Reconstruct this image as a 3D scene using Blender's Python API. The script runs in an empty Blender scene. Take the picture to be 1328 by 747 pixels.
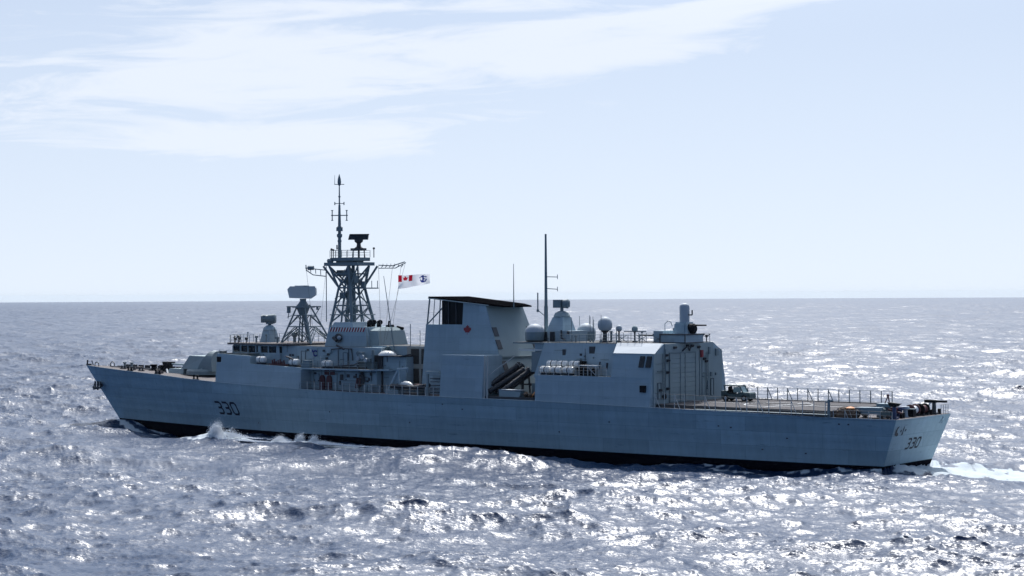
import bpy, math, random
import numpy as np
from mathutils import Vector, Matrix
R = math.radians
random.seed(7)
scene = bpy.context.scene
col = scene.collection

# ------------------------------------------------------------------ camera
CAM = (150.8, -175.4, 17.5)
YAW, PITCH, ROLL, FPX = 0.665, 0.004, -0.005, 2390.0
cam_data = bpy.data.cameras.new('camera')
cam = bpy.data.objects.new('camera', cam_data); col.objects.link(cam)
cam_data.sensor_width = 36.0
cam_data.lens = 36.0 * FPX / 1328.0
cam_data.clip_start = 0.5; cam_data.clip_end = 60000.0
cy, sy = math.cos(YAW), math.sin(YAW); cp, sp = math.cos(PITCH), math.sin(PITCH)
fw = Vector((-sy*cp, cy*cp, sp)); r0 = Vector((cy, sy, 0)); u0 = r0.cross(fw)
rt = math.cos(ROLL)*r0 + math.sin(ROLL)*u0
up = -math.sin(ROLL)*r0 + math.cos(ROLL)*u0
m = Matrix((rt, up, -fw)).transposed().to_4x4(); m.translation = Vector(CAM)
cam.matrix_world = m
scene.camera = cam

# ------------------------------------------------------------------ light
SUN_EL = R(53.0)
SUN_AZ = Vector((-0.50, 0.866, 0)).normalized()         # horizontal direction towards the sun
sun_dir = Vector((SUN_AZ.x*math.cos(SUN_EL), SUN_AZ.y*math.cos(SUN_EL), math.sin(SUN_EL)))
sd = bpy.data.lights.new('sun', 'SUN'); sd.energy = 2.3; sd.angle = R(0.53); sd.color = (1.0, 0.98, 0.96)
sun = bpy.data.objects.new('sun', sd); col.objects.link(sun)
sun.rotation_euler = sun_dir.to_track_quat('Z', 'Y').to_euler(); sun.location = (0, 60, 120)

VEIL = 0.9
world = bpy.data.worlds.new('World'); scene.world = world; world.use_nodes = True
wt = world.node_tree; wt.nodes.clear()
def N(t, kind, **kw):
    n = t.nodes.new(kind)
    for k, v in kw.items():
        if k.startswith('i_'): n.inputs[k[2:].replace('_', ' ')].default_value = v
        else: setattr(n, k, v)
    return n
def L(t, a, b): t.links.new(a, b)
def M(t, op, a, b=None, c=None, clamp=False):
    n = t.nodes.new('ShaderNodeMath'); n.operation = op; n.use_clamp = clamp
    for i, v in enumerate((a, b, c)):
        if v is None: continue
        if isinstance(v, (int, float)): n.inputs[i].default_value = v
        else: t.links.new(v, n.inputs[i])
    return n.outputs[0]
tc = N(wt, 'ShaderNodeTexCoord')
sep = N(wt, 'ShaderNodeSeparateXYZ'); L(wt, tc.outputs['Generated'], sep.inputs[0])
zc = M(wt, 'ADD', M(wt, 'MULTIPLY', M(wt, 'MAXIMUM', sep.outputs[2], 0.0), 0.86), 0.14)   # haze keeps the lowest degrees pale, not yellow
cmb = N(wt, 'ShaderNodeCombineXYZ'); L(wt, sep.outputs[0], cmb.inputs[0]); L(wt, sep.outputs[1], cmb.inputs[1]); L(wt, zc, cmb.inputs[2])
nrm = N(wt, 'ShaderNodeVectorMath', operation='NORMALIZE'); L(wt, cmb.outputs[0], nrm.inputs[0])
sky = N(wt, 'ShaderNodeTexSky', sky_type='NISHITA')
sky.sun_disc = False; sky.sun_elevation = SUN_EL
sky.sun_rotation = math.atan2(SUN_AZ.x, SUN_AZ.y)
sky.altitude = 10; sky.air_density = 1.0; sky.dust_density = 0.6; sky.ozone_density = 2.5
L(wt, nrm.outputs[0], sky.inputs[0])
# high thin cirrus: azimuth (degrees from the heading -38 deg) and elevation of the sky direction
azr = N(wt, 'ShaderNodeVectorRotate', rotation_type='Z_AXIS'); azr.inputs['Angle'].default_value = -YAW
L(wt, tc.outputs['Generated'], azr.inputs['Vector'])
s2 = N(wt, 'ShaderNodeSeparateXYZ'); L(wt, azr.outputs[0], s2.inputs[0])
az = M(wt, 'MULTIPLY', M(wt, 'ARCTAN2', s2.outputs[0], s2.outputs[1]), 57.2958)
el = M(wt, 'MULTIPLY', M(wt, 'ARCSINE', s2.outputs[2]), 57.2958)
def streak(a0, e0, tilt, la, le, amp):
    """soft elongated bank of cirrus centred on azimuth a0, elevation e0"""
    c, s = math.cos(R(tilt)), math.sin(R(tilt))
    da = M(wt, 'SUBTRACT', az, a0); de = M(wt, 'SUBTRACT', el, e0)
    u = M(wt, 'ADD', M(wt, 'MULTIPLY', da, c/la), M(wt, 'MULTIPLY', de, s/la))
    v = M(wt, 'ADD', M(wt, 'MULTIPLY', da, -s/le), M(wt, 'MULTIPLY', de, c/le))
    d = M(wt, 'ADD', M(wt, 'POWER', M(wt, 'ABSOLUTE', u), 4.0), M(wt, 'MULTIPLY', v, v))
    return M(wt, 'MULTIPLY', M(wt, 'EXPONENT', M(wt, 'MULTIPLY', d, -1.0)), amp)
banks = [streak(3.5, 8.25, 6, 3.6, .35, 1.0), streak(-5, 4.9, 2, 8, .6, .45), streak(2, 5.9, 3, 5, .4, .5), streak(-1.3, 7.35, 5, 9.4, 1.1, 1.25), streak(-12, 6.3, 3, 8, 2.0, .75), streak(-6, 4.6, 1, 9, .8, .45),
         streak(-3, 8.95, 2, 6, .35, .8), streak(10.5, 9.1, 3, 5.5, .3, 1.1), streak(-13, 8.8, 0, 6, 1.2, .5)]
tot = banks[0]
for b in banks[1:]: tot = M(wt, 'ADD', tot, b)
pv = N(wt, 'ShaderNodeCombineXYZ'); L(wt, M(wt, 'MULTIPLY', az, 0.16), pv.inputs[0])
L(wt, M(wt, 'ADD', M(wt, 'MULTIPLY', el, 1.15), M(wt, 'MULTIPLY', az, -0.05)), pv.inputs[1])
n1 = N(wt, 'ShaderNodeTexNoise', i_Scale=1.0, i_Detail=10.0, i_Roughness=0.66, i_Distortion=0.9); L(wt, pv.outputs[0], n1.inputs['Vector'])
pv2 = N(wt, 'ShaderNodeVectorMath', operation='SCALE'); pv2.inputs['Scale'].default_value = 0.33; L(wt, pv.outputs[0], pv2.inputs[0])
n2 = N(wt, 'ShaderNodeTexNoise', i_Scale=1.0, i_Detail=5.0, i_Roughness=0.55, i_Distortion=0.3); L(wt, pv2.outputs[0], n2.inputs['Vector'])
nn = M(wt, 'ADD', M(wt, 'MULTIPLY', n1.outputs[0], 0.9), M(wt, 'MULTIPLY', n2.outputs[0], 0.5))
raw = M(wt, 'ADD', M(wt, 'MULTIPLY', nn, 1.25), M(wt, 'MULTIPLY', M(wt, 'MINIMUM', tot, 1.25), 0.50))
mr = N(wt, 'ShaderNodeMapRange', interpolation_type='SMOOTHSTEP'); mr.inputs['From Min'].default_value = 0.92; mr.inputs['From Max'].default_value = 1.48
L(wt, raw, mr.inputs[0])
front = N(wt, 'ShaderNodeMapRange', interpolation_type='SMOOTHSTEP'); front.inputs['From Min'].default_value = -0.1; front.inputs['From Max'].default_value = 0.8; L(wt, s2.outputs[1], front.inputs[0])
cloud = M(wt, 'MULTIPLY', M(wt, 'MULTIPLY', mr.outputs[0], 0.85), front.outputs[0])
dt_ = N(wt, 'ShaderNodeVectorMath', operation='DOT_PRODUCT'); L(wt, tc.outputs['Generated'], dt_.inputs[0]); dt_.inputs[1].default_value = tuple(sun_dir)
veil = N(wt, 'ShaderNodeMapRange', interpolation_type='SMOOTHSTEP'); veil.inputs['From Min'].default_value = 0.70; veil.inputs['From Max'].default_value = 1.0; veil.inputs['To Max'].default_value = VEIL; L(wt, dt_.outputs['Value'], veil.inputs[0])
hz = M(wt, 'MULTIPLY', M(wt, 'EXPONENT', M(wt, 'MULTIPLY', M(wt, 'MAXIMUM', el, 0.0), -0.075)), 0.78)
cloud = M(wt, 'MAXIMUM', cloud, M(wt, 'MULTIPLY', hz, front.outputs[0]))
CLOUD_L = 7.9
mixc = N(wt, 'ShaderNodeMix', data_type='RGBA'); L(wt, cloud, mixc.inputs[0])
tint = N(wt, 'ShaderNodeMix', data_type='RGBA', blend_type='MULTIPLY'); tint.inputs[0].default_value = 1.0; tint.inputs[7].default_value = (0.97, 0.965, 0.96, 1); hsv = N(wt, 'ShaderNodeHueSaturation'); hsv.inputs['Saturation'].default_value = 0.90; L(wt, sky.outputs[0], hsv.inputs['Color']); L(wt, hsv.outputs[0], tint.inputs[6])
L(wt, tint.outputs[2], mixc.inputs[6]); mixc.inputs[7].default_value = (CLOUD_L*0.96, CLOUD_L*1.02, CLOUD_L*1.12, 1)
mixv = N(wt, 'ShaderNodeMix', data_type='RGBA'); L(wt, veil.outputs[0], mixv.inputs[0]); L(wt, mixc.outputs[2], mixv.inputs[6]); mixv.inputs[7].default_value = (27, 28.2, 30, 1)
bg = N(wt, 'ShaderNodeBackground'); bg.inputs[1].default_value = 0.063
L(wt, mixv.outputs[2], bg.inputs[0])
wo = N(wt, 'ShaderNodeOutputWorld'); L(wt, bg.outputs[0], wo.inputs[0])

scene.view_settings.view_transform = 'Standard'; scene.view_settings.look = 'None'
scene.view_settings.gamma = 1.0; scene.view_settings.use_curve_mapping = False
scene.view_settings.exposure = 0.9
try: scene.cycles.max_bounces = 6; scene.cycles.caustics_reflective = False; scene.cycles.caustics_refractive = False
except Exception: pass

# ------------------------------------------------------------------ materials
def new_mat(name):
    m = bpy.data.materials.new(name); m.use_nodes = True
    return m, m.node_tree, m.node_tree.nodes['Principled BSDF']
def paint(name, rgb, rough=0.5, metal=0.0, var=0.06, scale=0.6, streaks=0.0, bump=0.0, plates=0.0, spec=0.5):
    if 'black' in name: spec = min(spec, 0.12)
    m, t, p = new_mat(name)
    tcn = N(t, 'ShaderNodeTexCoord')
    n = N(t, 'ShaderNodeTexNoise', i_Scale=scale, i_Detail=6.0, i_Roughness=0.6); L(t, tcn.outputs['Object'], n.inputs['Vector'])
    f = M(t, 'ADD', M(t, 'MULTIPLY', M(t, 'SUBTRACT', n.outputs[0], 0.5), var*4), 1.0)
    if streaks:
        mp = N(t, 'ShaderNodeMapping'); mp.inputs['Scale'].default_value = (1.6, 1.6, 0.09); L(t, tcn.outputs['Object'], mp.inputs[0])
        ns = N(t, 'ShaderNodeTexNoise', i_Scale=1.0, i_Detail=5.0, i_Roughness=0.7); L(t, mp.outputs[0], ns.inputs['Vector'])
        f = M(t, 'MULTIPLY', f, M(t, 'ADD', M(t, 'MULTIPLY', M(t, 'SUBTRACT', ns.outputs[0], 0.5), streaks*2), 1.0))
    if plates:
        # welded plates: each sheet weathers a little differently, thin darker seams, scattered stains
        sp = N(t, 'ShaderNodeSeparateXYZ'); L(t, tcn.outputs['Object'], sp.inputs[0])
        cb_ = N(t, 'ShaderNodeCombineXYZ'); L(t, M(t, 'ADD', sp.outputs[0], M(t, 'MULTIPLY', sp.outputs[1], 0.6)), cb_.inputs[0]); L(t, sp.outputs[2], cb_.inputs[1])
        bk = N(t, 'ShaderNodeTexBrick'); bk.inputs['Scale'].default_value = 1.0; bk.inputs['Brick Width'].default_value = 6.1; bk.inputs['Row Height'].default_value = 1.55; bk.inputs['Mortar Size'].default_value = 0.035; bk.inputs['Mortar Smooth'].default_value = 0.6
        bk.inputs['Color1'].default_value = (0,0,0,1); bk.inputs['Color2'].default_value = (1,1,1,1); bk.inputs['Mortar'].default_value = (.1,.1,.1,1); L(t, cb_.outputs[0], bk.inputs['Vector'])
        f = M(t, 'MULTIPLY', f, M(t, 'ADD', M(t, 'MULTIPLY', M(t, 'SUBTRACT', bk.outputs['Color'], 0.5), plates*1.6), 1.0))
        f = M(t, 'MULTIPLY', f, M(t, 'SUBTRACT', 1.0, M(t, 'MULTIPLY', bk.outputs['Fac'], plates*1.5)))
        ms = N(t, 'ShaderNodeMapping'); ms.inputs['Scale'].default_value = (0.35, 0.35, 2.6); L(t, tcn.outputs['Object'], ms.inputs[0])
        st_ = N(t, 'ShaderNodeTexNoise', i_Scale=1.0, i_Detail=6.0, i_Roughness=0.7); L(t, ms.outputs[0], st_.inputs['Vector'])
        sm = N(t, 'ShaderNodeMapRange'); sm.inputs['From Min'].default_value = 0.60; sm.inputs['From Max'].default_value = 0.75; sm.inputs['To Min'].default_value = 1.0; sm.inputs['To Max'].default_value = 1.0-plates*4; L(t, st_.outputs[0], sm.inputs[0])
        f = M(t, 'MULTIPLY', f, sm.outputs[0])
    mix = N(t, 'ShaderNodeVectorMath', operation='SCALE'); mix.inputs[0].default_value = rgb; L(t, f, mix.inputs['Scale'])
    L(t, mix.outputs[0], p.inputs['Base Color'])
    p.inputs['Specular IOR Level'].default_value = spec
    p.inputs['Roughness'].default_value = rough; p.inputs['Metallic'].default_value = metal
    if bump:
        # plating: faint horizontal strakes and rippled steel between frames
        sx = N(t, 'ShaderNodeSeparateXYZ'); L(t, tcn.outputs['Object'], sx.inputs[0])
        w = M(t, 'ADD', M(t, 'MULTIPLY', M(t, 'SINE', M(t, 'MULTIPLY', sx.outputs[2], 5.2)), 0.5), M(t, 'MULTIPLY', M(t, 'SINE', M(t, 'MULTIPLY', sx.outputs[0], 3.1)), 0.35))
        w = M(t, 'ADD', w, M(t, 'MULTIPLY', n.outputs[0], 1.5))
        b = N(t, 'ShaderNodeBump'); b.inputs['Strength'].default_value = 1.0; b.inputs['Distance'].default_value = bump
        L(t, w, b.inputs['Height']); L(t, b.outputs[0], p.inputs['Normal'])
    return m
MAT = {}
MAT['grey'] = paint('ship_grey_paint', (0.33, 0.42, 0.475), 0.8, spec=0.25, var=0.05, streaks=0.16, bump=0.012, plates=0.07)
MAT['hull'] = paint('hull_grey_paint', (0.285, 0.395, 0.46), 0.75, spec=0.3, var=0.06, scale=0.25, streaks=0.24, bump=0.022, plates=0.12)
MAT['boot'] = paint('black_boot_topping', (0.004, 0.005, 0.010), 0.95, spec=0.02)
MAT['light'] = paint('pale_grey_paint', (0.30, 0.365, 0.385), 0.8, spec=0.25, streaks=0.05)
MAT['deck'] = paint('non_skid_deck', (0.12, 0.105, 0.105), 0.9, var=0.12, scale=1.2)
MAT['fdeck'] = paint('flight_deck_coating', (0.095, 0.09, 0.093), 0.95, spec=0.2, var=0.10, scale=0.8)
MAT['bluemast'] = paint('dark_blue_paint', (0.03, 0.05, 0.13), 0.6)
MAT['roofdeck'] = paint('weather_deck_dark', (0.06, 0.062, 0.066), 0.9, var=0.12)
MAT['antenna'] = paint('pale_antenna_grey', (0.55, 0.58, 0.60), 0.7)
MAT['soot'] = paint('soot_black', (0.004, 0.004, 0.005), 1.0, spec=0.0)
MAT['beige'] = paint('beige_panel', (0.36, 0.34, 0.30), 0.6)
MAT['dark'] = paint('dark_fittings', (0.035, 0.04, 0.05), 0.5)
MAT['mast'] = paint('mast_grey', (0.16, 0.21, 0.235), 0.5, streaks=0.05)
MAT['black'] = paint('matt_black', (0.012, 0.013, 0.016), 0.6)
MAT['white'] = paint('white_gelcoat', (0.72, 0.73, 0.72), 0.25, var=0.02)
MAT['dome'] = paint('radome_white', (0.37, 0.42, 0.47), 0.6, var=0.02)
MAT['red'] = paint('signal_red', (0.26, 0.02, 0.03), 0.6)
MAT['dred'] = paint('dull_red', (0.10, 0.03, 0.035), 0.6)
MAT['navy'] = paint('navy_blue', (0.02, 0.035, 0.22), 0.5)
MAT['number'] = paint('pennant_number_black', (0.02, 0.025, 0.04), 0.5)
MAT['glass'] = paint('bridge_glass', (0.012, 0.016, 0.022), 0.08)
MAT['louvre'] = paint('louvre_dark', (0.05, 0.045, 0.04), 0.6)
MAT['brown'] = paint('brown_canvas', (0.10, 0.065, 0.045), 0.8, var=0.2, scale=2)
MAT['rubber'] = paint('rubber', (0.02, 0.02, 0.022), 0.7)
MAT['green'] = paint('tractor_green', (0.06, 0.10, 0.11), 0.6)
MAT['teal'] = paint('pale_teal_glass', (0.30, 0.42, 0.42), 0.2)
MAT['blueg'] = paint('blue_grey_crate', (0.12, 0.19, 0.24), 0.5)
MAT['rail'] = paint('rail_paint', (0.45, 0.47, 0.48), 0.45, var=0.02)
MAT['orange'] = paint('faded_orange', (0.75, 0.32, 0.12), 0.6)
MAT['rope'] = paint('rope_wire', (0.18, 0.18, 0.18), 0.7)
MAT['jacket'] = paint('cloth_white', (0.8, 0.8, 0.82), 0.8, var=0.02)

def cloth(name, rgb):
    m, t, p = new_mat(name); p.inputs['Base Color'].default_value = (*rgb, 1); p.inputs['Roughness'].default_value = .9
    tl = N(t, 'ShaderNodeBsdfTranslucent'); tl.inputs[0].default_value = (*rgb, 1); mx = N(t, 'ShaderNodeMixShader'); mx.inputs[0].default_value = .34
    L(t, p.outputs[0], mx.inputs[1]); L(t, tl.outputs[0], mx.inputs[2]); L(t, mx.outputs[0], t.nodes['Material Output'].inputs[0]); return m
MAT['flag_white'] = cloth('flag_white', (.9,.9,.92)); MAT['flag_red'] = cloth('flag_red', (.5,.01,.03)); MAT['flag_blue'] = cloth('flag_blue', (.03,.05,.22))

# ------------------------------------------------------------------ mesh builder
class MB:
    def __init__(s): s.v = []; s.f = []; s.mi = []; s.cur = 0
    def pts(s, P): b = len(s.v); s.v.extend(tuple(p) for p in P); return b
    def face(s, idx): s.f.append(tuple(idx)); s.mi.append(s.cur)
    def hexa(s, P):
        """8 points: bottom 4 (ccw from above) then top 4"""
        b = s.pts(P)
        for q in ((3,2,1,0),(4,5,6,7),(0,1,5,4),(1,2,6,5),(2,3,7,6),(3,0,4,7)): s.face([b+i for i in q])
        return s
    def box(s, x0, x1, y0, y1, z0, z1):
        return s.hexa([(x0,y0,z0),(x1,y0,z0),(x1,y1,z0),(x0,y1,z0),(x0,y0,z1),(x1,y0,z1),(x1,y1,z1),(x0,y1,z1)])
    def frus(s, bx0, bx1, by0, by1, z0, tx0, tx1, ty0, ty1, z1):
        return s.hexa([(bx0,by0,z0),(bx1,by0,z0),(bx1,by1,z0),(bx0,by1,z0),(tx0,ty0,z1),(tx1,ty0,z1),(tx1,ty1,z1),(tx0,ty1,z1)])
    def prism(s, poly_a, poly_b):
        n = len(poly_a); a = s.pts(poly_a); b = s.pts(poly_b)
        s.face([a+i for i in reversed(range(n))]); s.face([b+i for i in range(n)])
        for i in range(n): j = (i+1) % n; s.face((a+i, a+j, b+j, b+i))
        return s
    def xz(s, poly, y0, y1): return s.prism([(x, y0, z) for x, z in poly][::1], [(x, y1, z) for x, z in poly])
    def tube(s, p, q, r, r2=None, n=6, cap=True):
        p = Vector(p); q = Vector(q); d = q-p
        if d.length < 1e-6: return s
        r2 = r if r2 is None else r2
        d.normalize(); a = d.cross(Vector((0,0,1)))
        if a.length < 1e-3: a = d.cross(Vector((1,0,0)))
        a.normalize(); c = d.cross(a)
        A = s.pts([p + r*(math.cos(2*math.pi*i/n)*a + math.sin(2*math.pi*i/n)*c) for i in range(n)])
        B = s.pts([q + r2*(math.cos(2*math.pi*i/n)*a + math.sin(2*math.pi*i/n)*c) for i in range(n)])
        for i in range(n): j = (i+1) % n; s.face((A+i, A+j, B+j, B+i))
        if cap: s.face([A+i for i in reversed(range(n))]); s.face([B+i for i in range(n)])
        return s
    def path(s, P, r, n=6):
        for a, b in zip(P[:-1], P[1:]): s.tube(a, b, r, n=n)
        return s
    def lathe(s, c, prof, n=20, axis='z'):
        """prof: list of (radius, height); axis through c"""
        rings = []
        for r, h in prof:
            P = []
            for i in range(n):
                a = 2*math.pi*i/n; u, v = r*math.cos(a), r*math.sin(a)
                if axis == 'z': P.append((c[0]+u, c[1]+v, c[2]+h))
                elif axis == 'x': P.append((c[0]+h, c[1]+u, c[2]+v))
                else: P.append((c[0]+v, c[1]+h, c[2]+u))
            rings.append(s.pts(P))
        for A, B in zip(rings[:-1], rings[1:]):
            for i in range(n): j = (i+1) % n; s.face((A+i, A+j, B+j, B+i))
        s.face([rings[0]+i for i in reversed(range(n))]); s.face([rings[-1]+i for i in range(n)])
        return s
    def sphere(s, c, r, n=16, sz=1.0):
        return s.lathe(c, [(max(1e-3, r*math.sin(math.pi*k/(n//2+1))), -r*sz*math.cos(math.pi*k/(n//2+1))) for k in range(0, n//2+2)], n)
    def build(s, name, mat, parent=None, smooth=False, mats=None):
        me = bpy.data.meshes.new(name); me.from_pydata(s.v, [], s.f); me.validate()
        for mm in (mats or [mat]): me.materials.append(MAT[mm] if isinstance(mm, str) else mm)
        if mats and len(me.polygons) == len(s.mi): me.polygons.foreach_set('material_index', s.mi)
        import bmesh
        bm = bmesh.new(); bm.from_mesh(me); bmesh.ops.recalc_face_normals(bm, faces=bm.faces[:]); bm.to_mesh(me); bm.free()
        if smooth:
            me.polygons.foreach_set('use_smooth', [True]*len(me.polygons))
            try: me.set_sharp_from_angle(angle=R(40))
            except Exception: pass
        o = bpy.data.objects.new(name, me); col.objects.link(o)
        if parent: o.parent = parent
        return o
def tag(o, label=None, cat=None, group=None, kind=None):
    for k, v in (('label', label), ('category', cat), ('group', group), ('kind', kind)):
        if v: o[k] = v
    return o
def empty(name, loc=(0,0,0), rz=0.0):
    o = bpy.data.objects.new(name, None); o.location = loc; o.rotation_euler = (0,0,rz); o.empty_display_size = 0.5
    col.objects.link(o); return o

# ================================================================== FRIGATE
ship = empty('naval_frigate', (0, 0, 0))
tag(ship, 'long grey naval frigate under way with black pennant number 330 on bow and stern', 'warship')
def P_(mb, name, mat, parent=None, **k): return mb.build(name, mat, parent or ship, **k)

def interp(tab, x):
    return float(np.interp(x, [a for a, b in tab], [b for a, b in tab]))
ZD = [(-66.7,7.55),(-56,7.2),(-44.7,6.8),(-37.7,6.45),(-31.5,6.2),(-15,5.75),(-5,5.6),(8,5.5),(23,5.45),(38.3,5.2),(50,5.05),(60,4.85),(67.1,4.8)]
BD = [(-66.7,.06),(-64.5,.9),(-61,2.0),(-55,3.5),(-48,4.7),(-42,5.7),(-37.7,6.3),(-31.5,7.0),(-25,7.5),(-15,7.95),(0,8.2),(25,8.2),(38,8.0),(50,7.75),(60,7.2),(67.1,6.35)]
BW = [(-59.3,.05),(-56,.75),(-52,1.6),(-44,3.1),(-36,4.5),(-28,5.6),(-20,6.4),(-10,7.0),(5,7.4),(30,7.35),(45,7.0),(59,6.4),(65.3,5.6)]
XSTEM = [(-5,-56.5),(-1.5,-58.2),(0,-59.3),(7.55,-66.7)]
XSTERN = [(-5,63.5),(0,65.3),(4.8,67.1)]
def hull_pt(t, z_or_frac, below=False):
    xd = -66.7 + t*(67.1+66.7)
    zd = interp(ZD, xd)
    z = z_or_frac if below else z_or_frac*zd
    x = interp(XSTEM, z*(7.55/zd) if z > 0 else z)*(1-t) + interp(XSTERN, z)*t
    xw = -59.3 + t*(65.3+59.3)
    bw, bd = interp(BW, xw), interp(BD, xd)
    if z >= 0:
        s = z/zd; p = 1.0 + 0.5*max(0, 1-t*3.2)
        b = bw + (bd-bw)*s**p
    else: b = bw*max(0.04, 1-(-z/5.2)**2.6)
    return (x, b, z)
def hull_y(x, z):
    """half breadth of the painted hull at x, z>=0"""
    lo, hi = 0.0, 1.0
    for _ in range(30):
        t = (lo+hi)/2; zd = interp(ZD, -66.7+t*133.8)
        if hull_pt(t, min(1, z/zd))[0] < x: lo = t
        else: hi = t
    return hull_pt(t, min(1, z/zd))[1]
ts = [0,.01,.02,.035,.05,.07,.09]+[.115+.025*i for i in range(35)]+[.99,1.0]
levels = [('b',-5.0),('b',-4.2),('b',-2.6),('b',-1.2),('b',-0.004),('f',0.0),('f',.15),('f',.3),('f',.45),('f',.6),('f',.75),('f',.88),('f',1.0)]
h = MB(); rows = []
for kind, lv in levels:
    rows.append([[hull_pt(t, lv, kind == 'b') for t in ts]])
for side in (-1, 1):
    idx = []
    for (row,) in rows: idx.append(h.pts([(x, side*y, z) for x, y, z in row]))
    n = len(ts)
    for k in range(len(levels)-1):
        h.cur = 1 if k < 4 else 0
        for i in range(n-1): h.face((idx[k]+i, idx[k]+i+1, idx[k+1]+i+1, idx[k+1]+i) if side < 0 else (idx[k]+i, idx[k+1]+i, idx[k+1]+i+1, idx[k]+i+1))
    if side < 0: port = idx
    else: star = idx
n = len(ts)
for k in range(len(levels)-1):
    h.cur = 1 if k < 4 else 0
    h.face((port[k]+n-1, star[k]+n-1, star[k+1]+n-1, port[k+1]+n-1))
    h.face((port[k], port[k+1], star[k+1], star[k]))
h.cur = 1; h.face([port[0]+i for i in range(n)] + [star[0]+i for i in reversed(range(n))])
hull = h.build('hull', 'hull', ship, mats=['hull', 'boot'])
for p in hull.data.polygons: p.use_smooth = True
hull.data.set_sharp_from_angle(angle=R(35))
# knuckle strake / rubbing bar along the sheer
rb = MB()
xs = np.linspace(-66.4, 66.9, 90)
for sd_ in (-1, 1):
    P = [(x, sd_*(interp(BD, x)+.02), interp(ZD, x)-.02) for x in xs]
    rb.path(P, .05, n=5)
P_(rb, 'sheer_strake', 'grey', hull)
# decks
def deck_strip(name, x0, x1, dz, inset, mat, n=30, par=None):
    mb = MB(); X = np.linspace(x0, x1, n)
    A = mb.pts([(x, -(interp(BD, x)-inset), interp(ZD, x)+dz) for x in X]); B = mb.pts([(x, interp(BD, x)-inset, interp(ZD, x)+dz) for x in X])
    for i in range(n-1): mb.face((A+i, A+i+1, B+i+1, B+i))
    return P_(mb, name, mat, par)
fore = deck_strip('foredeck', -66.3, -31.4, 0.0, .04, 'deck')
maind = deck_strip('main_deck', -31.4, 38.6, 0.0, .04, 'deck')
deck_strip('quarterdeck', 38.6, 67.08, 0.0, .04, 'deck', par=None)
fd = MB(); fd.frus(38.6, 60.0, -7.0, 7.4, 4.7, 38.6, 60.0, -6.75, 7.05, 5.5)
fdeck = P_(fd, 'flight_deck', 'fdeck')
ep = MB(); ep.hexa([(38.7,-7.03,4.75),(60.02,-7.03,4.75),(60.02,-6.99,4.75),(38.7,-6.99,4.75),(38.7,-6.80,5.44),(60.02,-6.80,5.44),(60.02,-6.76,5.44),(38.7,-6.76,5.44)]); P_(ep, 'deck_edge_shade', 'roofdeck', fdeck)  # dark sheet along the near side, painting in the shade below the deck edge
fl = MB()
for y in (-.08, .08): pass
fl.box(40, 59.5, -.12, .12, 5.5, 5.506); fl.box(50.9, 51.1, -5, 5, 5.5, 5.5075)
for k in range(32):
    a0, a1 = 2*math.pi*k/32, 2*math.pi*(k+1)/32
    b = fl.pts([(50+r*math.cos(a), r*math.sin(a), 5.509) for a in (a0, a1) for r in (3.6, 3.8)]); fl.face((b, b+1, b+3, b+2))
P_(fl, 'deck_markings', 'rail', fdeck)
dt = MB(); dt.box(44.5, 58.5, 1.4, 1.7, 5.5, 5.55); P_(dt, 'landing_track', 'dark', fdeck)

# pennant numbers as plates following the hull surface
SEG = {'3': [[(0,1),(.72,1),(.95,.86),(.95,.64),(.78,.52),(.3,.52)], [(.78,.52),(.95,.38),(.95,.14),(.72,0),(.0,0)]],
       '0': [[(.2,1),(.8,1),(1,.84),(1,.16),(.8,0),(.2,0),(0,.16),(0,.84),(.2,1)]]}
def strokes_to_quads(text, w, hgt, gap, th, slant):
    out = []; ox = 0
    for ch in text:
        for line in SEG[ch]:
            for (ax, az_), (bx, bz) in zip(line[:-1], line[1:]):
                A = Vector((ox+ax*w, az_*hgt)); B = Vector((ox+bx*w, bz*hgt)); d = (B-A).normalized(); nn_ = Vector((-d.y, d.x))*th/2
                A2 = A-d*th*.35; B2 = B+d*th*.35
                out.append([(p.x+slant*p.y, p.y) for p in (A2-nn_, B2-nn_, B2+nn_, A2+nn_)])
        ox += w+gap
    return out
nb = MB()
for q in strokes_to_quads('330', 1.12, 1.5, .5, .27, -.42):
    nb.face([nb.pts([(-32.0+px_, -(hull_y(-32.0+px_, 1.95+pz)+.025), 1.95+pz)]) for px_, pz in q])
P_(nb, 'pennant_number', 'number', hull)
nb = MB()
def tr_pt(y, z): return (interp(XSTERN, z)+.03, y, z)
for q in strokes_to_quads('330', .72, 1.0, .36, .19, .22):
    nb.face([nb.pts([tr_pt(-2.1+a, 1.6+b)]) for a, b in q])
P_(nb, 'pennant_number', 'number', hull)
# ship's badge marks on the transom: blot, diamonds and leaf stem
cr = MB()
def poly_tr(P): cr.face([cr.pts([tr_pt(y-.35, z)]) for y, z in P])
poly_tr([(-5.35,3.25),(-4.85,3.05),(-4.5,3.15),(-4.6,3.35),(-4.95,3.5),(-5.0,3.8),(-4.75,4.1),(-5.15,4.05),(-5.4,3.7)])
poly_tr([(-4.3,3.55),(-4.1,3.42),(-3.95,3.6),(-4.15,3.75)])
poly_tr([(-3.85,3.1),(-3.45,3.2),(-3.6,3.5),(-3.5,3.75),(-3.62,4.15),(-3.78,3.75),(-3.72,3.45)])
poly_tr([(-3.3,3.6),(-3.1,3.46),(-2.92,3.64),(-3.14,3.78)])
P_(cr, 'stern_badge', 'number', hull)
ch = MB(); ch.path([tr_pt(4.6,4.4), tr_pt(4.2,3.9), tr_pt(4.9,3.8), tr_pt(4.6,4.4)], .035); ch.sphere(tr_pt(4.6,4.45), .12, 8)
P_(ch, 'stern_fairlead', 'grey', hull)
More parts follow.
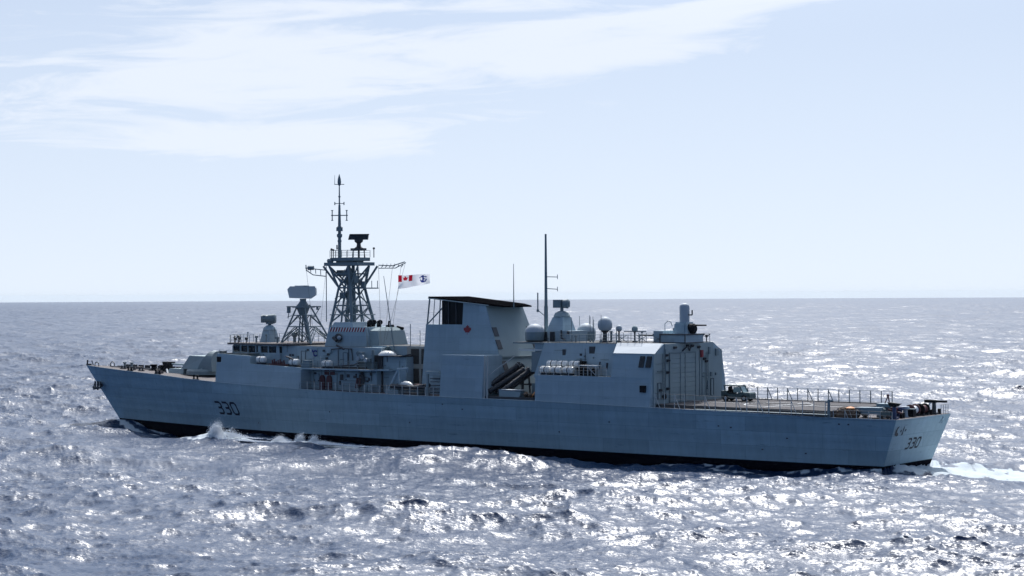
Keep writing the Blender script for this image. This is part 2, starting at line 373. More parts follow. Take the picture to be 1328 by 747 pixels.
# draught / discharge marks
for x, z in ((-24,1.0),(-10,3.0),(3.5,2.2),(12,4.1),(9,4.6),(26,2.0),(33,3.4),(47,3.5),(48.5,3.4),(52,1.2),(55,2.5),(61,4.2),(62,4.2),(57,1.0)):
    sc = MB(); y = -(hull_y(x, z)+.02); sc.box(x-.1, x+.1, y-.01, y+.03, z-.07, z+.07); P_(sc, 'discharge_port', 'dark', hull)

# anchor in its recess at the stem
an = MB(); an.tube((-63.0,-.9,5.2), (-62.3,-1.5,4.1), .16); an.tube((-62.9,-1.75,4.2),(-61.7,-1.5,4.4),.17); an.tube((-62.9,-1.75,4.2),(-62.95,-1.6,5.0),.13,.05); an.tube((-61.7,-1.55,4.4),(-61.6,-1.6,5.15),.13,.05); an.tube((-61.6,-1.4,4.7),(-62.4,-1.0,5.1),.3,.2)
P_(an, 'anchor', 'dark')
an = MB(); an.tube((-64.1,-.5,5.2),(-63.5,-.9,4.2),.12); an.tube((-64.2,-.9,4.4),(-63.1,-.8,4.3),.1)
P_(an, 'anchor', 'dark')
# bow fittings
bf = MB(); bf.tube((-66.5,0,7.5),(-66.3,0,8.35),.09); bf.tube((-66.0,-.45,7.5),(-66.1,-.3,8.25),.08); bf.tube((-66.3,0,8.3),(-66.0,-.35,8.25),.08); bf.tube((-65.6,.4,7.5),(-65.7,.2,8.2),.08); bf.box(-66.4,-65.8,-.25,.25,7.5,7.75)
P_(bf, 'bow_fairlead', 'dark')
for x, y in ((-63.2,-.9), (-62.0,1.0)):
    lp = MB(); pts = [(x+.45*math.cos(a), y, 7.45+.62*abs(math.sin(a))**.7) for a in np.linspace(0, math.pi, 9)]
    lp.path(pts, .07); P_(lp, 'roller_fairlead', 'dark')
bw = MB()
for i in range(10):
    x = -60+i*1.1; bw.box(x, x+1.08, interp(BD, x)-.5, interp(BD, x)-.38, 7.2-.02*i, 7.72-.03*i)
P_(bw, 'breakwater', 'dark')
for x, y, s in ((-58.8,.6,.9),(-57.6,.9,.9)):
    b = MB(); z = interp(ZD, x); b.lathe((x,y,z), [(.28*s,0),(.2*s,.1),(.17*s,.55),(.3*s,.65),(.3*s,.8)], 12); P_(b, 'mooring_bitt', 'mast', smooth=True)
for x, y in ((-56.5,-1.6),(-54,-2.0),(-57.5,1.5),(-53,1.8),(-51.8,-2.3)):
    b = MB(); z = interp(ZD, x); b.box(x-.5, x+.5, y-.2, y+.2, z, z+.12); b.tube((x-.3,y,z),(x-.3,y,z+.5),.13); b.tube((x+.3,y,z),(x+.3,y,z+.5),.13); P_(b, 'mooring_bitt', 'dark')
for x, y, s in ((-51.9,.1,1.0),(-50.2,.4,1.15)):
    b = MB(); z = interp(ZD, x); b.lathe((x,y,z), [(.75*s,0),(.75*s,.12),(.4*s,.2),(.33*s,.5),(.55*s,.72),(.5*s,.85)], 16); P_(b, 'capstan', 'black', smooth=True)
ck = MB(); ck.path([(-60.5,-.7,7.5),(-57,-.5,7.35),(-52.2,-.3,7.2)], .08, 5); ck.path([(-60.5,.7,7.5),(-57,.6,7.35),(-50.3,.5,7.2)], .08, 5); P_(ck, 'anchor_chain', 'rope')
b = MB(); b.box(-49.2,-48.3,-.4,.5,7,7.9); b.frus(-49.3,-48.0,-.5,.6,7.9,-49.4,-47.9,-.5,.6,8.35); P_(b, 'deck_locker', 'black')
for x in (-45.3, -36.1, -52.6):
    y = -(interp(BD, x)-.25); z = interp(ZD, x)
    b = MB(); b.box(x-.55,x+.55,y-.15,y+.15,z,z+.1); b.tube((x-.35,y,z),(x-.42,y,z+.6),.1,.15); b.tube((x+.3,y,z),(x+.37,y,z+.6),.1,.15); P_(b, 'mooring_bitt', 'black')
for x, y in ((-55.2,.3),(-46.5,-3.6)):
    z = interp(ZD, x); b = MB(); b.frus(x-.5,x+.5,y-.4,y+.4,z,x-.45,x+.45,y-.35,y+.35,z+.35); P_(b, 'deck_hatch', 'deck')

# ---- main gun: low faceted cupola with a big rounded wedge shield
gun = MB(); z0 = 6.75
gun.lathe((-40.6,0,z0), [(2.9,0),(2.9,.5),(2.7,.75)], 28)
gunb = P_(gun, 'gun_mount', 'mast')
sh = MB()
prof = [(-44.0,z0+.75),(-43.4,z0+.8),(-41.9,z0+2.55),(-39.4,z0+3.0),(-38.6,z0+2.95),(-37.9,z0+2.2),(-37.6,z0+.75)]
sec = []
# front wedge: sloping roof plate; rear: taller rounded half-shell
A = sh.pts([(-44.1,-1.7,z0+.75),(-42.6,-1.5,z0+2.6),(-39.4,-1.5,z0+2.55),(-39.6,-1.95,z0+.75), (-44.1,1.7,z0+.75),(-42.6,1.5,z0+2.6),(-39.4,1.5,z0+2.55),(-39.6,1.95,z0+.75)])
for q in ((0,1,2,3),(4,7,6,5),(0,4,5,1),(1,5,6,2),(2,6,7,3),(0,3,7,4)): sh.face([A+i for i in q])
shield = P_(sh, 'gun_shield', 'light', gunb)
sr = MB()
arc = [(1.95*math.cos(a), z0+.6+2.75*math.sin(a)**.85 if math.sin(a) > 0 else z0+.6) for a in np.linspace(0, math.pi, 17)]
sr.prism([(-40.6+.55*(zz-z0-.6), y, zz) for y, zz in arc], [(-37.5-.28*(zz-z0), y*.92, zz-.1) for y, zz in arc])
P_(sr, 'gun_rear_shell', 'mast', gunb)
bl = MB(); bl.tube((-43.6,0,z0+1.15),(-48.4,0,z0+1.35),.17,.1,10); bl.tube((-48.4,0,z0+1.35),(-48.9,0,z0+1.37),.15,n=10); bl.tube((-43.2,0,z0+1.1),(-45.2,0,z0+1.2),.32,.22,10)
P_(bl, 'gun_barrel', 'light', gunb, smooth=True)
ap = MB(); ap.frus(-47.6,-43.8,-1.6,1.6,z0+.0,-46.9,-43.9,-1.3,1.3,z0+.72); P_(ap, 'gun_apron', 'light', gunb)
tp = MB(); tp.tube((-47.3,-1.5,z0+.6),(-46.6,-1.9,z0-.1),.14); P_(tp, 'apron_strut', 'white', gunb)

# ---- helpers for railings
def railing(name, pts, hgt, nst, mat='rail', r=.035, wires=3, parent=None, braces=()):
    """posts every so often along a polyline; every stanchion a mesh of its own"""
    P = [Vector(p) for p in pts]; Ls = [0]
    for a, b in zip(P[:-1], P[1:]): Ls.append(Ls[-1]+(b-a).length)
    def at(s):
        for i in range(len(P)-1):
            if s <= Ls[i+1]+1e-6: return P[i].lerp(P[i+1], (s-Ls[i])/max(1e-6, Ls[i+1]-Ls[i]))
        return P[-1]
    Q = [at(Ls[-1]*k/(nst-1)) for k in range(nst)]; ro = None
    for k in reversed(range(wires)):
        hz = hgt*(k+1)/wires; w = MB()
        for i in range(nst-1):
            a, b = Q[i]+Vector((0,0,hz)), Q[i+1]+Vector((0,0,hz)); c = (a+b)/2-Vector((0,0,.03*(b-a).length*.5))
            w.path([a, c, b], .016 if k < wires-1 else .022, 4)
        if ro is None: ro = P_(w, name, 'rope' if mat != 'mast' else 'mast', parent)
        else: w.build('rail_wire', 'rope' if mat != 'mast' else 'mast', ro)
    for k, q in enumerate(Q):
        s = MB(); s.tube(q-Vector((0,0,.02)), q+Vector((0,0,hgt)), r, n=6)
        if k in braces: s.tube(q+Vector((0,0,hgt*.95)), q+Vector((.45*hgt,0,0)), r*.9, n=5)
        s.build('stanchion', mat, ro)
    return ro

# ---- forward superstructure
def zd(x): return interp(ZD, x)
fs = MB()
b = -31.5
fs.hexa([(b,-6.95,zd(b)-.1),(-24.6,-7.5,zd(-24.6)-.1),(-24.6,7.5,zd(-24.6)-.1),(b,6.95,zd(b)-.1),(b+.2,-6.75,10.0),(-24.6,-7.15,9.75),(-24.6,7.15,9.75),(b+.2,6.75,10.0)])
fs.hexa([(-24.6,-7.5,zd(-24.6)-.1),(-15.0,-7.95,zd(-15)-.1),(-15.0,7.95,5.6),(-24.6,7.5,5.8),(-24.6,-7.25,8.75),(-15.0,-7.6,8.45),(-15.0,7.6,8.45),(-24.6,7.25,8.75)])
fsup = P_(fs, 'forward_superstructure', 'grey')
wing = MB(); wing.box(-31.28,-30.45,-6.86,-6.8,8.85,9.55); P_(wing, 'side_opening', 'black', fsup)
for i in range(6):
    ds = MB(); ds.box(-21.6+i*.46,-21.4+i*.46,-7.36,-7.28,8.15-.03*i,8.5-.03*i); P_(ds, 'drain_slot', 'dark', fsup)

# 01 deck ledge over the walkway, running aft to the mack
lg = MB(); lg.box(-15.0,-3.2,-7.55,7.55,8.25,8.42); lg.box(-3.2,-1.0,-6.4,6.4,8.25,8.42)
ledge = P_(lg, 'boat_deck_ledge', 'grey')
inn = MB(); inn.box(-15.0,-3.4,-6.0,6.0,5.4,8.25); mdh = P_(inn, 'main_deckhouse', 'grey')
for x in (-15.02,):
    q = MB(); q.box(-14.9,-14.7,-7.9,-6.1,5.6,8.25); P_(q, 'bulkhead_frame', 'grey', mdh)
for i, x in enumerate((-11.9,-10.9)):
    q = MB(); q.box(x-.38,x+.38,-6.1,-6.0,7.55,8.15); P_(q, 'red_locker', 'dred', mdh)
for x in (-12.6,-11.4):
    q = MB(); arch = [(x+.42*math.cos(a), 6.9+.62*math.sin(a)) for a in np.linspace(0, math.pi, 9)]
    q.prism([(x-.42,-6.25,5.75)]+[(a,-6.25,c) for a, c in reversed(arch)]+[(x+.42,-6.25,5.75)], [(x-.42,-6.0,5.75)]+[(a,-6.0,c) for a, c in reversed(arch)]+[(x+.42,-6.0,5.75)])
    P_(q, 'hose_reel_cabinet', 'dred', mdh)
for x, z, w_, h_ in ((-9.3,7.3,.5,.7),(-8.2,7.5,.4,.4),(-9.6,6.6,.2,.5),(-7.0,7.4,.5,.3),(-13.9,7.7,.3,.25),(-4.3,7.8,.3,.4),(-4.9,6.9,.25,.25)):
    q = MB(); q.box(x-w_/2,x+w_/2,-6.14,-6.0,z-h_/2,z+h_/2); P_(q, 'junction_box', 'dark', mdh)
q = MB(); q.tube((-14.2,-6.1,6.1),(-14.2,-6.1,8.2),.04); q.tube((-10.1,-6.08,5.7),(-10.1,-6.08,7.9),.04); q.tube((-6.3,-6.08,5.7),(-6.3,-6.08,8.2),.06); q.tube((-14.5,-6.08,8.0),(-3.5,-6.08,8.0),.05); q.tube((-9,-6.08,6.9),(-5,-6.08,6.9),.04); P_(q, 'pipe_run', 'mast', mdh)
# hanging hoses and survival suits on the bulkhead
q = MB()
for k in range(4):
    q.tube((-6.0+.16*k,-6.25,7.7),(-6.15+.2*k,-6.3,6.1+.15*k),.11,.16)
q.sphere((-5.6,-6.3,7.85),.24,10); q.tube((-5.4,-6.35,7.6),(-5.05,-6.4,6.9),.13,.1)
P_(q, 'hanging_suits', 'dark', mdh)
q = MB(); q.tube((-6.35,-6.32,7.3),(-6.5,-6.35,6.0),.15,.2); q.tube((-5.85,-6.42,7.3),(-5.9,-6.45,6.3),.1,.14); P_(q, 'hanging_hose', 'dred', mdh)
for x in (-4.6,-3.9):
    q = MB(); q.lathe((x,-6.7,5.65),[(.25,0),(.28,.1),(.28,.75),(.18,.9)],12); P_(q, 'vent_drum', 'light', mdh)
railing('walkway_railing', [(-14.8,-7.85,5.72),(-5,-8.05,5.6),(7.6,-8.1,5.5)], 1.05, 19, r=.055)

# bridge
br = MB()
poly_b = [(-31.0,-4.2),(-30.2,-5.1),(-21,-5.35),(-21,5.35),(-30.2,5.1),(-31.0,4.2)]
br.prism([(x,y,8.6) for x, y in poly_b], [(x,y,10.15) for x, y in poly_b])
poly_t = [(-30.9,-4.1),(-30.1,-4.95),(-21,-5.2),(-21,5.2),(-30.1,4.95),(-30.9,4.1)]
br.prism([(x,y,11.0) for x, y in poly_t], [(x,y,11.2) for x, y in poly_t])
bridge = P_(br, 'bridge', 'grey')
bp = MB(); poly_g = [(-30.85,-4.05),(-30.05,-4.9),(-21.0,-5.15),(-21.0,5.15),(-30.05,4.9),(-30.85,4.05)]
bp.prism([(x,y,10.15) for x, y in poly_g], [(x-.1 if x < -22 else x,y*1.01,11.0) for x, y in poly_g]); P_(bp, 'window_band', 'glass', bridge)
for (x, y) in [(-30.95,-4.1),(-30.1,-5.0),(-28.6,-5.08),(-27.1,-5.12),(-25.6,-5.16),(-24.9,-5.18),(-23.2,-5.22),(-21.4,-5.25),(-30.95,-2.5),(-30.95,-1.2),(-30.95,0),(-30.95,1.2),(-30.95,2.5)]:
    q = MB(); w_ = .5 if x in (-24.9,-21.4) else .13; q.box(x-w_/2,x+w_/2,y-.08,y+.08,10.1,11.02); P_(q, 'window_pillar', 'grey', bridge)
rf = MB(); poly_r = [(-31.6,-4.3),(-30.7,-5.5),(-21.0,-5.6),(-18.8,-5.4),(-18.8,5.4),(-21,5.6),(-30.7,5.5),(-31.6,4.3)]
rf.prism([(x,y,11.15) for x, y in poly_r], [(x,y,11.38) for x, y in poly_r]); roof = P_(rf, 'bridge_roof', 'deck', bridge)
railing('roof_railing', [(-25.5,-5.3,11.38),(-30.6,-5.3,11.38),(-31.4,-4.2,11.38),(-31.4,4.2,11.38),(-30.6,5.3,11.38),(-22,5.3,11.38)], 1.05, 22, mat='mast')
railing('wing_railing', [(-30.9,-6.7,10.0),(-25.0,-7.1,9.75)], .5, 5, mat='mast')
for x, y, hh in ((-30.6,-4.2,.6),(-29.9,-4.8,.45),(-29.2,-4.9,.7),(-31,-3.0,.5),(-27.6,-5.0,.5)):
    q = MB(); q.tube((x,y,11.38),(x,y,11.38+hh),.07); q.sphere((x,y,11.45+hh),.22,8); P_(q, 'bridge_lamp', 'dark', bridge)
q = MB(); q.tube((-24.0,.4,11.38),(-24.0,.4,12.1),.22); q.sphere((-24,.4,12.4),.42,12); q.tube((-24.5,.4,12.3),(-23.4,.4,12.7),.12); P_(q, 'gyro_repeater', 'mast', bridge)
q = MB(); q.box(-26.6,-25.4,-7.0,-5.4,9.62,9.75); P_(q, 'wing_platform', 'light', bridge)
q = MB(); q.box(-31.2,-30.4,-6.5,-5.9,9.98,10.3); P_(q, 'wing_console', 'dark', fsup)
q = MB()
for k in range(7): q.tube((-20.7+.35*k,-6.9,8.6),(-20.75+.35*k,-6.95,9.3+.15*math.sin(k*2.1)),.16,.1)
q.box(-21.2,-18.0,-7.1,-6.4,8.55,8.8); P_(q, 'hose_rack', 'dred')
q = MB(); q.box(-17.9,-17.75,-6.7,-6.4,8.5,9.7); q.tube((-17.5,-7.1,8.5),(-17.5,-7.1,9.6),.06); q.tube((-18.2,-7.0,9.8),(-17.0,-7.0,9.5),.1); P_(q, 'pelorus_stand', 'dark')
q = MB(); q.box(-15.3,-13.9,-7.2,-6.5,8.42,9.0); q.box(-15.2,-14.1,-7.0,-6.4,9.05,9.35); P_(q, 'ammunition_locker', 'blueg')

# fire-control director on the bridge roof
def director(cx, cy_, zb, zt_base, mirror, k=1.0, base_hw=1.15):
    d = MB(); d.frus(cx-base_hw,cx+base_hw,cy_-base_hw,cy_+base_hw,zb,cx-base_hw*.68,cx+base_hw*.68,cy_-base_hw*.68,cy_+base_hw*.68,zt_base)
    d.lathe((cx,cy_,zt_base),[(base_hw*.92,0),(base_hw*.95,.12),(base_hw*.8,.45*k),(.42*k,.75*k)],16)
    base = P_(d, 'director_pedestal', 'grey')
    y = MB(); zc_ = zt_base+.75*k
    y.tube((cx,cy_,zc_-.1),(cx,cy_,zc_+.4*k),.24*k,n=10); y.box(cx-.28*k,cx+.28*k,cy_-.5*k,cy_+.5*k,zc_+.15*k,zc_+.45*k); P_(y, 'director_yoke', 'mast', base)
    q = MB(); a = MB(); zz = zc_+.95*k
    vx = Vector((.79,.61,0))*mirror
    cc = Vector((cx,cy_,zz))
    a.tube(cc-vx*.25*k, cc+vx*.75*k, .62*k, .72*k, 16); a.tube(cc+vx*.75*k, cc+vx*.95*k, .72*k, .55*k, 16); P_(a, 'tracking_dish', 'mast', base, smooth=True)
    q.tube(cc-vx*1.2*k, cc-vx*.25*k, .58*k, n=8); q.box(cx-.35*k-vx.x*.7,cx+.35*k-vx.x*.7,cy_-.4*k-vx.y*.7,cy_+.4*k-vx.y*.7,zz-.55*k,zz+.5*k); P_(q, 'director_housing', 'mast', base)
    return base
director(-28.3, 0, 11.38, 12.95, 1, .92, .95)
ladder = MB(); ladder.path([(-26.7,-.6,11.4),(-26.9,-.4,13.3)], .04); P_(ladder, 'director_ladder', 'mast')

# house behind the bridge
hb = MB(); hb.box(-21.0,-3.6,-4.95,4.95,8.42,11.05); hb.box(-19.4,-15.2,-5.0,-4.95,8.42,11.1)
house = P_(hb, 'signal_deckhouse', 'grey')
railing('signal_deck_railing', [(-14.9,-7.45,8.42),(-4.0,-7.45,8.42)], .95, 9, mat='mast')
for x, z in ((-17.0,9.5),(-9.6,9.4),):
    q = MB(); q.box(x-.38,x+.38,-5.04,-4.95,z-.95,z+.95); dr = P_(q, 'door', 'grey', house); k = MB(); k.path([(x-.38,-5.06,z-.95),(x-.38,-5.06,z+.95),(x+.38,-5.06,z+.95),(x+.38,-5.06,z-.95)], .035); P_(k, 'door_frame', 'dark', dr)
for x, z in ((-13.4,10.55),(-19.4,9.9),(-18.9,9.9),(-12.9,9.6),(-16.2,10.6)):
    q = MB(); q.box(x-.15,x+.15,-5.1,-4.95,z-.13,z+.13); P_(q, 'wall_lamp', 'dark', house)
# round blue badge beside a white C-shaped stroke
q = MB()
pts = [(-14.9+.34*math.cos(a), -5.02, 10.2+.34*math.sin(a)) for a in np.linspace(.6, 5.6, 12)]
q.path(pts, .085, 6); q.path([(-15.4,-5.02,10.65),(-15.3,-5.02,9.95)], .08); P_(q, 'funnel_badge', 'navy', house)
q = MB(); q.path([(-15.75,-5.02,10.75),(-15.72,-5.02,10.35)], .07); P_(q, 'badge_stroke', 'white', house)
q = MB(); q.box(-12.7,-12.0,-5.3,-4.95,10.3,10.8); P_(q, 'duct_box', 'grey', house)
q = MB(); q.path([(-12.0,-5.1,10.75),(-10.3,-5.15,10.9),(-8.5,-5.1,10.85),(-8.3,-5.1,9.4)], .07); q.tube((-10.8,-5.1,8.5),(-10.8,-5.1,10.8),.05); q.tube((-9.0,-5.1,8.5),(-9.0,-5.1,10.8),.05); q.tube((-10.9,-5.3,11.3),(-9.6,-5.3,10.8),.12); P_(q, 'cable_trunk', 'dark', house)
q = MB(); q.path([(-10.5,-7.4,8.6),(-7.0,-6.3,8.9),(-5.8,-5.5,9.5),(-4.4,-5.2,9.6)], .1); q.box(-12.0,-5.6,-5.6,-5.1,8.42,8.65); P_(q, 'handrail_duct', 'dark', house)

# tower base under the main mast
tb = MB(); tb.frus(-15.2,-7.4,-3.5,3.5,9.5,-14.3,-7.9,-3.1,3.1,13.55)
tower = P_(tb, 'mast_tower', 'grey')
tt = MB(); tt.frus(-14.2,-10.2,-2.9,2.9,13.5,-13.9,-10.8,-2.5,2.5,14.15); P_(tt, 'tower_cap', 'grey', tower)
st = MB()
def tower_side(x, z): f_ = (z-9.5)/4.05; return (x, -(3.5-.4*f_)-.025, z)
for i in range(13):
    x = -14.1+.475*i; st.face([st.pts([tower_side(*p)]) for p in ((x,12.95),(x+.22,12.95),(x+.44,13.5),(x+.22,13.5))])
P_(st, 'warning_stripes', 'red', tower)
st = MB()
for i in range(13):
    x = -14.1+.475*i-.2; st.face([st.pts([tower_side(*p)]) for p in ((x,12.95),(x+.18,12.95),(x+.40,13.5),(x+.22,13.5))])
P_(st, 'warning_stripes', 'white', tower)
q = MB(); q.lathe((-12.3,-3.3,12.15),[(.55,-.35),(.6,-.15),(.42,0)],16,'y'); q.tube((-13.2,-3.5,12.2),(-12.4,-3.7,11.8),.2); P_(q, 'vent_fan', 'dark', tower); q = MB(); q.sphere((-11.9,-3.75,12.2),.26,10); P_(q, 'search_lamp', 'dome', tower)
q = MB()
for y in (-.9,-.2,.5,1.2): q.box(-7.78,-7.6,y-.22,y+.22,11.0,12.0)
P_(q, 'exhaust_louvres', 'dark', tower)
rb_ = MB(); rb_.frus(-7.7,-5.6,-2.9,3.0,9.5,-7.95,-6.4,-2.4,2.6,13.1); rb_.frus(-7.9,-6.5,-2.4,2.5,13.1,-7.7,-6.9,-1.4,1.6,13.5); P_(rb_, 'uptake_casing', 'light', tower)
q = MB()
for x, y in ((-9.6,-.6),(-8.8,.4),(-10.2,.8)): q.tube((x,y,13.5),(x+.2,y-.2,14.1),.3,n=10); q.tube((x+.2,y-.2,14.1),(x+.7,y-.5,14.15),.32,n=10)
q.tube((-8.2,1.2,13.6),(-7.2,1.4,13.65),.2); q.tube((-7.3,2.2,13.5),(-6.4,2.4,13.3),.2); q.tube((-8.6,2.0,13.5),(-8.5,2.0,14.3),.12); P_(q, 'exhaust_pipes', 'black', tower)
# catwalk and hanging gear aft of the tower
q = MB(); q.box(-7.2,-4.0,-5.4,-3.6,8.42,9.3); q.box(-6.6,-4.6,-5.9,-5.4,9.3,9.7); q.tube((-6.9,-5.7,8.42),(-6.9,-5.7,10.6),.08); q.tube((-4.3,-5.7,8.42),(-4.3,-5.7,10.8),.2); q.box(-7.0,-5.9,-5.9,-5.5,10.2,10.5); P_(q, 'winch_platform', 'mast')
for x, z in ((-6.6,9.7),(-5.9,9.9),(-5.3,9.5)):
    q = MB(); q.lathe((x,-5.95,z),[(.28,-.1),(.28,.1)],12,'y'); P_(q, 'cable_drum', 'dome')

# deckhouse between tower and funnel
h2 = MB(); h2.box(-3.6,.5,-4.9,4.9,5.4,10.0); dh2 = P_(h2, 'boat_deckhouse', 'grey')
q = MB(); q.box(-4.6,-3.3,-5.2,-4.3,5.5,10.0); P_(q, 'dark_trunk', 'dark', dh2)
q = MB(); q.box(-4.7,.6,-5.6,4.9,10.0,10.12); q.xz([(.0,9.95),(1.4,10.25),(1.4,10.35),(.0,10.1)],-5.6,-4.9); P_(q, 'upper_deck', 'dark', dh2)
q = MB(); q.lathe((-2.7,-4.8,10.12),[(1.15,0),(1.1,.2),(.8,.45),(.35,.6)],18); P_(q, 'white_canopy', 'white', dh2, smooth=True)
q = MB(); q.box(-3.4,-2.8,-4.4,-4.0,10.1,10.9); q.sphere((-3.1,-4.3,11.0),.3,10); P_(q, 'green_buoy_light', 'green', dh2)
h3 = MB(); h3.box(-6.5,4.2,-3.4,3.4,5.4,11.25); dh3 = P_(h3, 'funnel_deckhouse', 'grey')
vf = MB(); vf.box(-.6,3.1,-3.5,-3.4,6.3,11.2); P_(vf, 'intake_surround', 'beige', dh3)
for x0, x1, z0_, z1_ in ((.1,1.35,9.1,10.95),(1.8,2.6,9.1,10.95),(.1,1.35,6.7,8.5),(1.8,2.6,6.7,8.5)):
    q = MB(); q.box(x0,x1,-3.56,-3.5,z0_,z1_)
    for k in range(8): zz = z0_+(k+.5)*(z1_-z0_)/8; q.box(x0,x1,-3.6,-3.56,zz-.04,zz+.04)
    P_(q, 'intake_grille', 'louvre', dh3)
q = MB(); q.tube((-.9,-2.5,11.25),(-.9,-2.5,14.0),.05); q.tube((.6,-2.4,11.25),(.6,-2.4,13.2),.04); P_(q, 'whip_aerial', 'mast')

# boat davit, crane
cr_ = MB(); cr_.tube((-.7,-7.0,5.6),(1.0,-6.9,8.6),.2,.14); cr_.tube((1.0,-6.9,8.6),(2.6,-6.9,8.7),.14); cr_.tube((1.0,-6.9,8.6),(.9,-6.6,5.6),.15); cr_.box(-.9,1.3,-7.3,-6.3,5.5,6.0); cr_.tube((2.5,-6.9,8.7),(2.5,-6.9,8.2),.08)
P_(cr_, 'boat_crane', 'grey')
dv = MB(); dv.tube((6.1,-7.4,5.5),(6.1,-7.4,8.2),.2); dv.box(5.9,8.1,-7.6,-7.2,8.1,8.45); dv.box(7.0,8.1,-7.5,-7.2,7.4,8.0); P_(dv, 'boat_davit', 'light')
sv = MB()
for k in range(5): sv.box(6.9,8.2,-7.9,-7.2,5.9+.42*k,5.98+.42*k)
P_(sv, 'side_ladder', 'dark')

# ---- funnel
FU = MB()
def fpl(zs):  # outline corners of the funnel at height
    pass
# near/far side polygon in xz (y half width shrinks with height)
def fy(z): return 4.5-1.0*(z-5.4)/11.7
lo = [(3.0,5.4),(17.2,5.4),(14.6,10.2),(8.9,10.2)]
def fprism(poly, name, mat, par=None, extra=0.0):
    mb = MB(); mb.prism([(x,-fy(z)-extra,z) for x, z in poly], [(x,fy(z)+extra,z) for x, z in poly]); return P_(mb, name, mat, par)
funnel = fprism([(2.9,5.4),(17.0,5.4),(14.9,10.2),(13.4,13.75),(3.1,13.75)], 'funnel', 'grey')
fprism([(8.9,13.74),(13.4,13.74),(12.4,16.25),(8.9,16.75)], 'funnel_top', 'grey', funnel)
funnel.location.x = -0.35
fprism([(3.1,13.75),(8.9,13.75),(8.9,14.0),(3.1,14.0)], 'intake_sill', 'grey', funnel, .01)
iw = MB(); iw.box(5.5,8.85,-3.55,3.5,13.9,16.9); P_(iw, 'intake_screen', 'black', funnel)
for x in (6.6,7.8):
    q = MB(); q.box(x-.05,x+.05,-3.65,-3.55,14.0,16.9); P_(q, 'screen_post', 'dark', funnel)
for y in (-3.7, 3.65):
    q = MB(); q.tube((3.25,y,13.9),(3.6,y*.97,17.3),.1); q.tube((5.2,y,13.9),(5.3,y*.97,17.2),.08); q.tube((3.4,y,14.1),(5.6,y*.97,16.0),.09); q.tube((4.2,y,14.0),(4.4,y*.97,17.2),.05); P_(q, 'intake_frame', 'mast', funnel)
rfz = MB(); rfz.prism([(3.7,-4.0,17.2),(12.9,-3.6,16.28),(14.6,-2.8,16.08),(14.6,2.6,16.08),(12.9,3.4,16.28),(3.7,3.8,17.2)],[(3.7,-4.0,17.42),(12.9,-3.6,16.5),(14.6,-2.8,16.25),(14.6,2.6,16.25),(12.9,3.4,16.5),(3.7,3.8,17.42)])
P_(rfz, 'funnel_roof', 'soot', funnel)
ed = MB(); ed.path([(3.7,-4.02,17.2),(12.9,-3.62,16.3)], .07); P_(ed, 'roof_edge_trim', 'light', funnel)
# light aft face
def aft_x(z): return 13.4-(z-13.75)*.4 if z > 13.75 else (13.4+(13.75-z)*(1.5/3.55) if z > 10.2 else 14.9+(10.2-z)*(2.1/4.8))
q = MB()
for za, zb in ((5.45,10.15),(10.25,13.75),(13.75,16.2)):
    A = [(aft_x(za)+.03,-fy(za)+.04,za),(aft_x(za)+.03,fy(za)-.04,za),(aft_x(zb)+.03,fy(zb)-.04,zb),(aft_x(zb)+.03,-fy(zb)+.04,zb)]
    q.face([q.pts([p]) for p in A])
P_(q, 'aft_casing', 'light', funnel)
for z in (12.6,11.1,8.6):
    for sgn in (-1,1):
        q = MB(); y0, y1 = sgn*(fy(z)-.95), sgn*(fy(z)-.1)
        q.hexa([(aft_x(z)-.1,min(y0,y1),z),(aft_x(z)+.1,min(y0,y1),z),(aft_x(z)+.1,max(y0,y1),z),(aft_x(z)-.1,max(y0,y1),z),(aft_x(z+1.1)-.1,min(y0,y1),z+1.1),(aft_x(z+1.1)+.1,min(y0,y1),z+1.1),(aft_x(z+1.1)+.1,max(y0,y1),z+1.1),(aft_x(z+1.1)-.1,max(y0,y1),z+1.1)])
        P_(q, 'casing_grille', 'dark', funnel)
q = MB(); q.box(14.6,15.2,-4.4,4.4,10.12,10.22); P_(q, 'casing_seam', 'light', funnel)
for y, z in ((-1.0,9.3),(-.2,6.8),(-2.3,7.4)):
    q = MB(); q.box(aft_x(z)-.05,aft_x(z)+.12,y-.22,y+.22,z-.2,z+.2); P_(q, 'casing_hatch', 'dark', funnel)
# maple leaf badge on the side
LEAF = [(0,1),(.18,.62),(.42,.72),(.34,.28),(.62,.5),(.7,.3),(1,.36),(.88,.08),(1,-.02),(.52,-.42),(.58,-.6),(.06,-.52),(.06,-1),(-.06,-1),(-.06,-.52),(-.58,-.6),(-.52,-.42),(-1,-.02),(-.88,.08),(-1,.36),(-.7,.3),(-.62,.5),(-.34,.28),(-.42,.72),(-.18,.62)]
q = MB(); q.face([q.pts([(9.75+a*.62, -fy(13.4+b_*.6)-.03, 13.4+b_*.62)]) for a, b_ in LEAF]); P_(q, 'maple_leaf_badge', 'red', funnel)
# full-beam side screen beside the funnel
for s_ in (-1, 1):
    sc_ = MB()
    sc_.prism([(8.6,s_*8.15,5.4),(15.1,s_*8.15,5.4),(15.1,s_*7.75,10.45),(8.6,s_*7.75,10.45)], [(8.6,s_*4.3,5.4),(15.1,s_*4.3,5.4),(15.1,s_*4.3,10.45),(8.6,s_*4.3,10.45)]); P_(sc_, 'side_screen', 'grey')

for x in (15.25,15.7):
    q = MB(); q.tube((x,-7.9,5.45),(x,-7.8,10.5),.1); P_(q, 'screen_stay', 'rail')
q = MB(); q.tube((15.8,-7.7,8.2),(19.0,-7.0,10.4),.05); P_(q, 'wire_stay', 'rail')

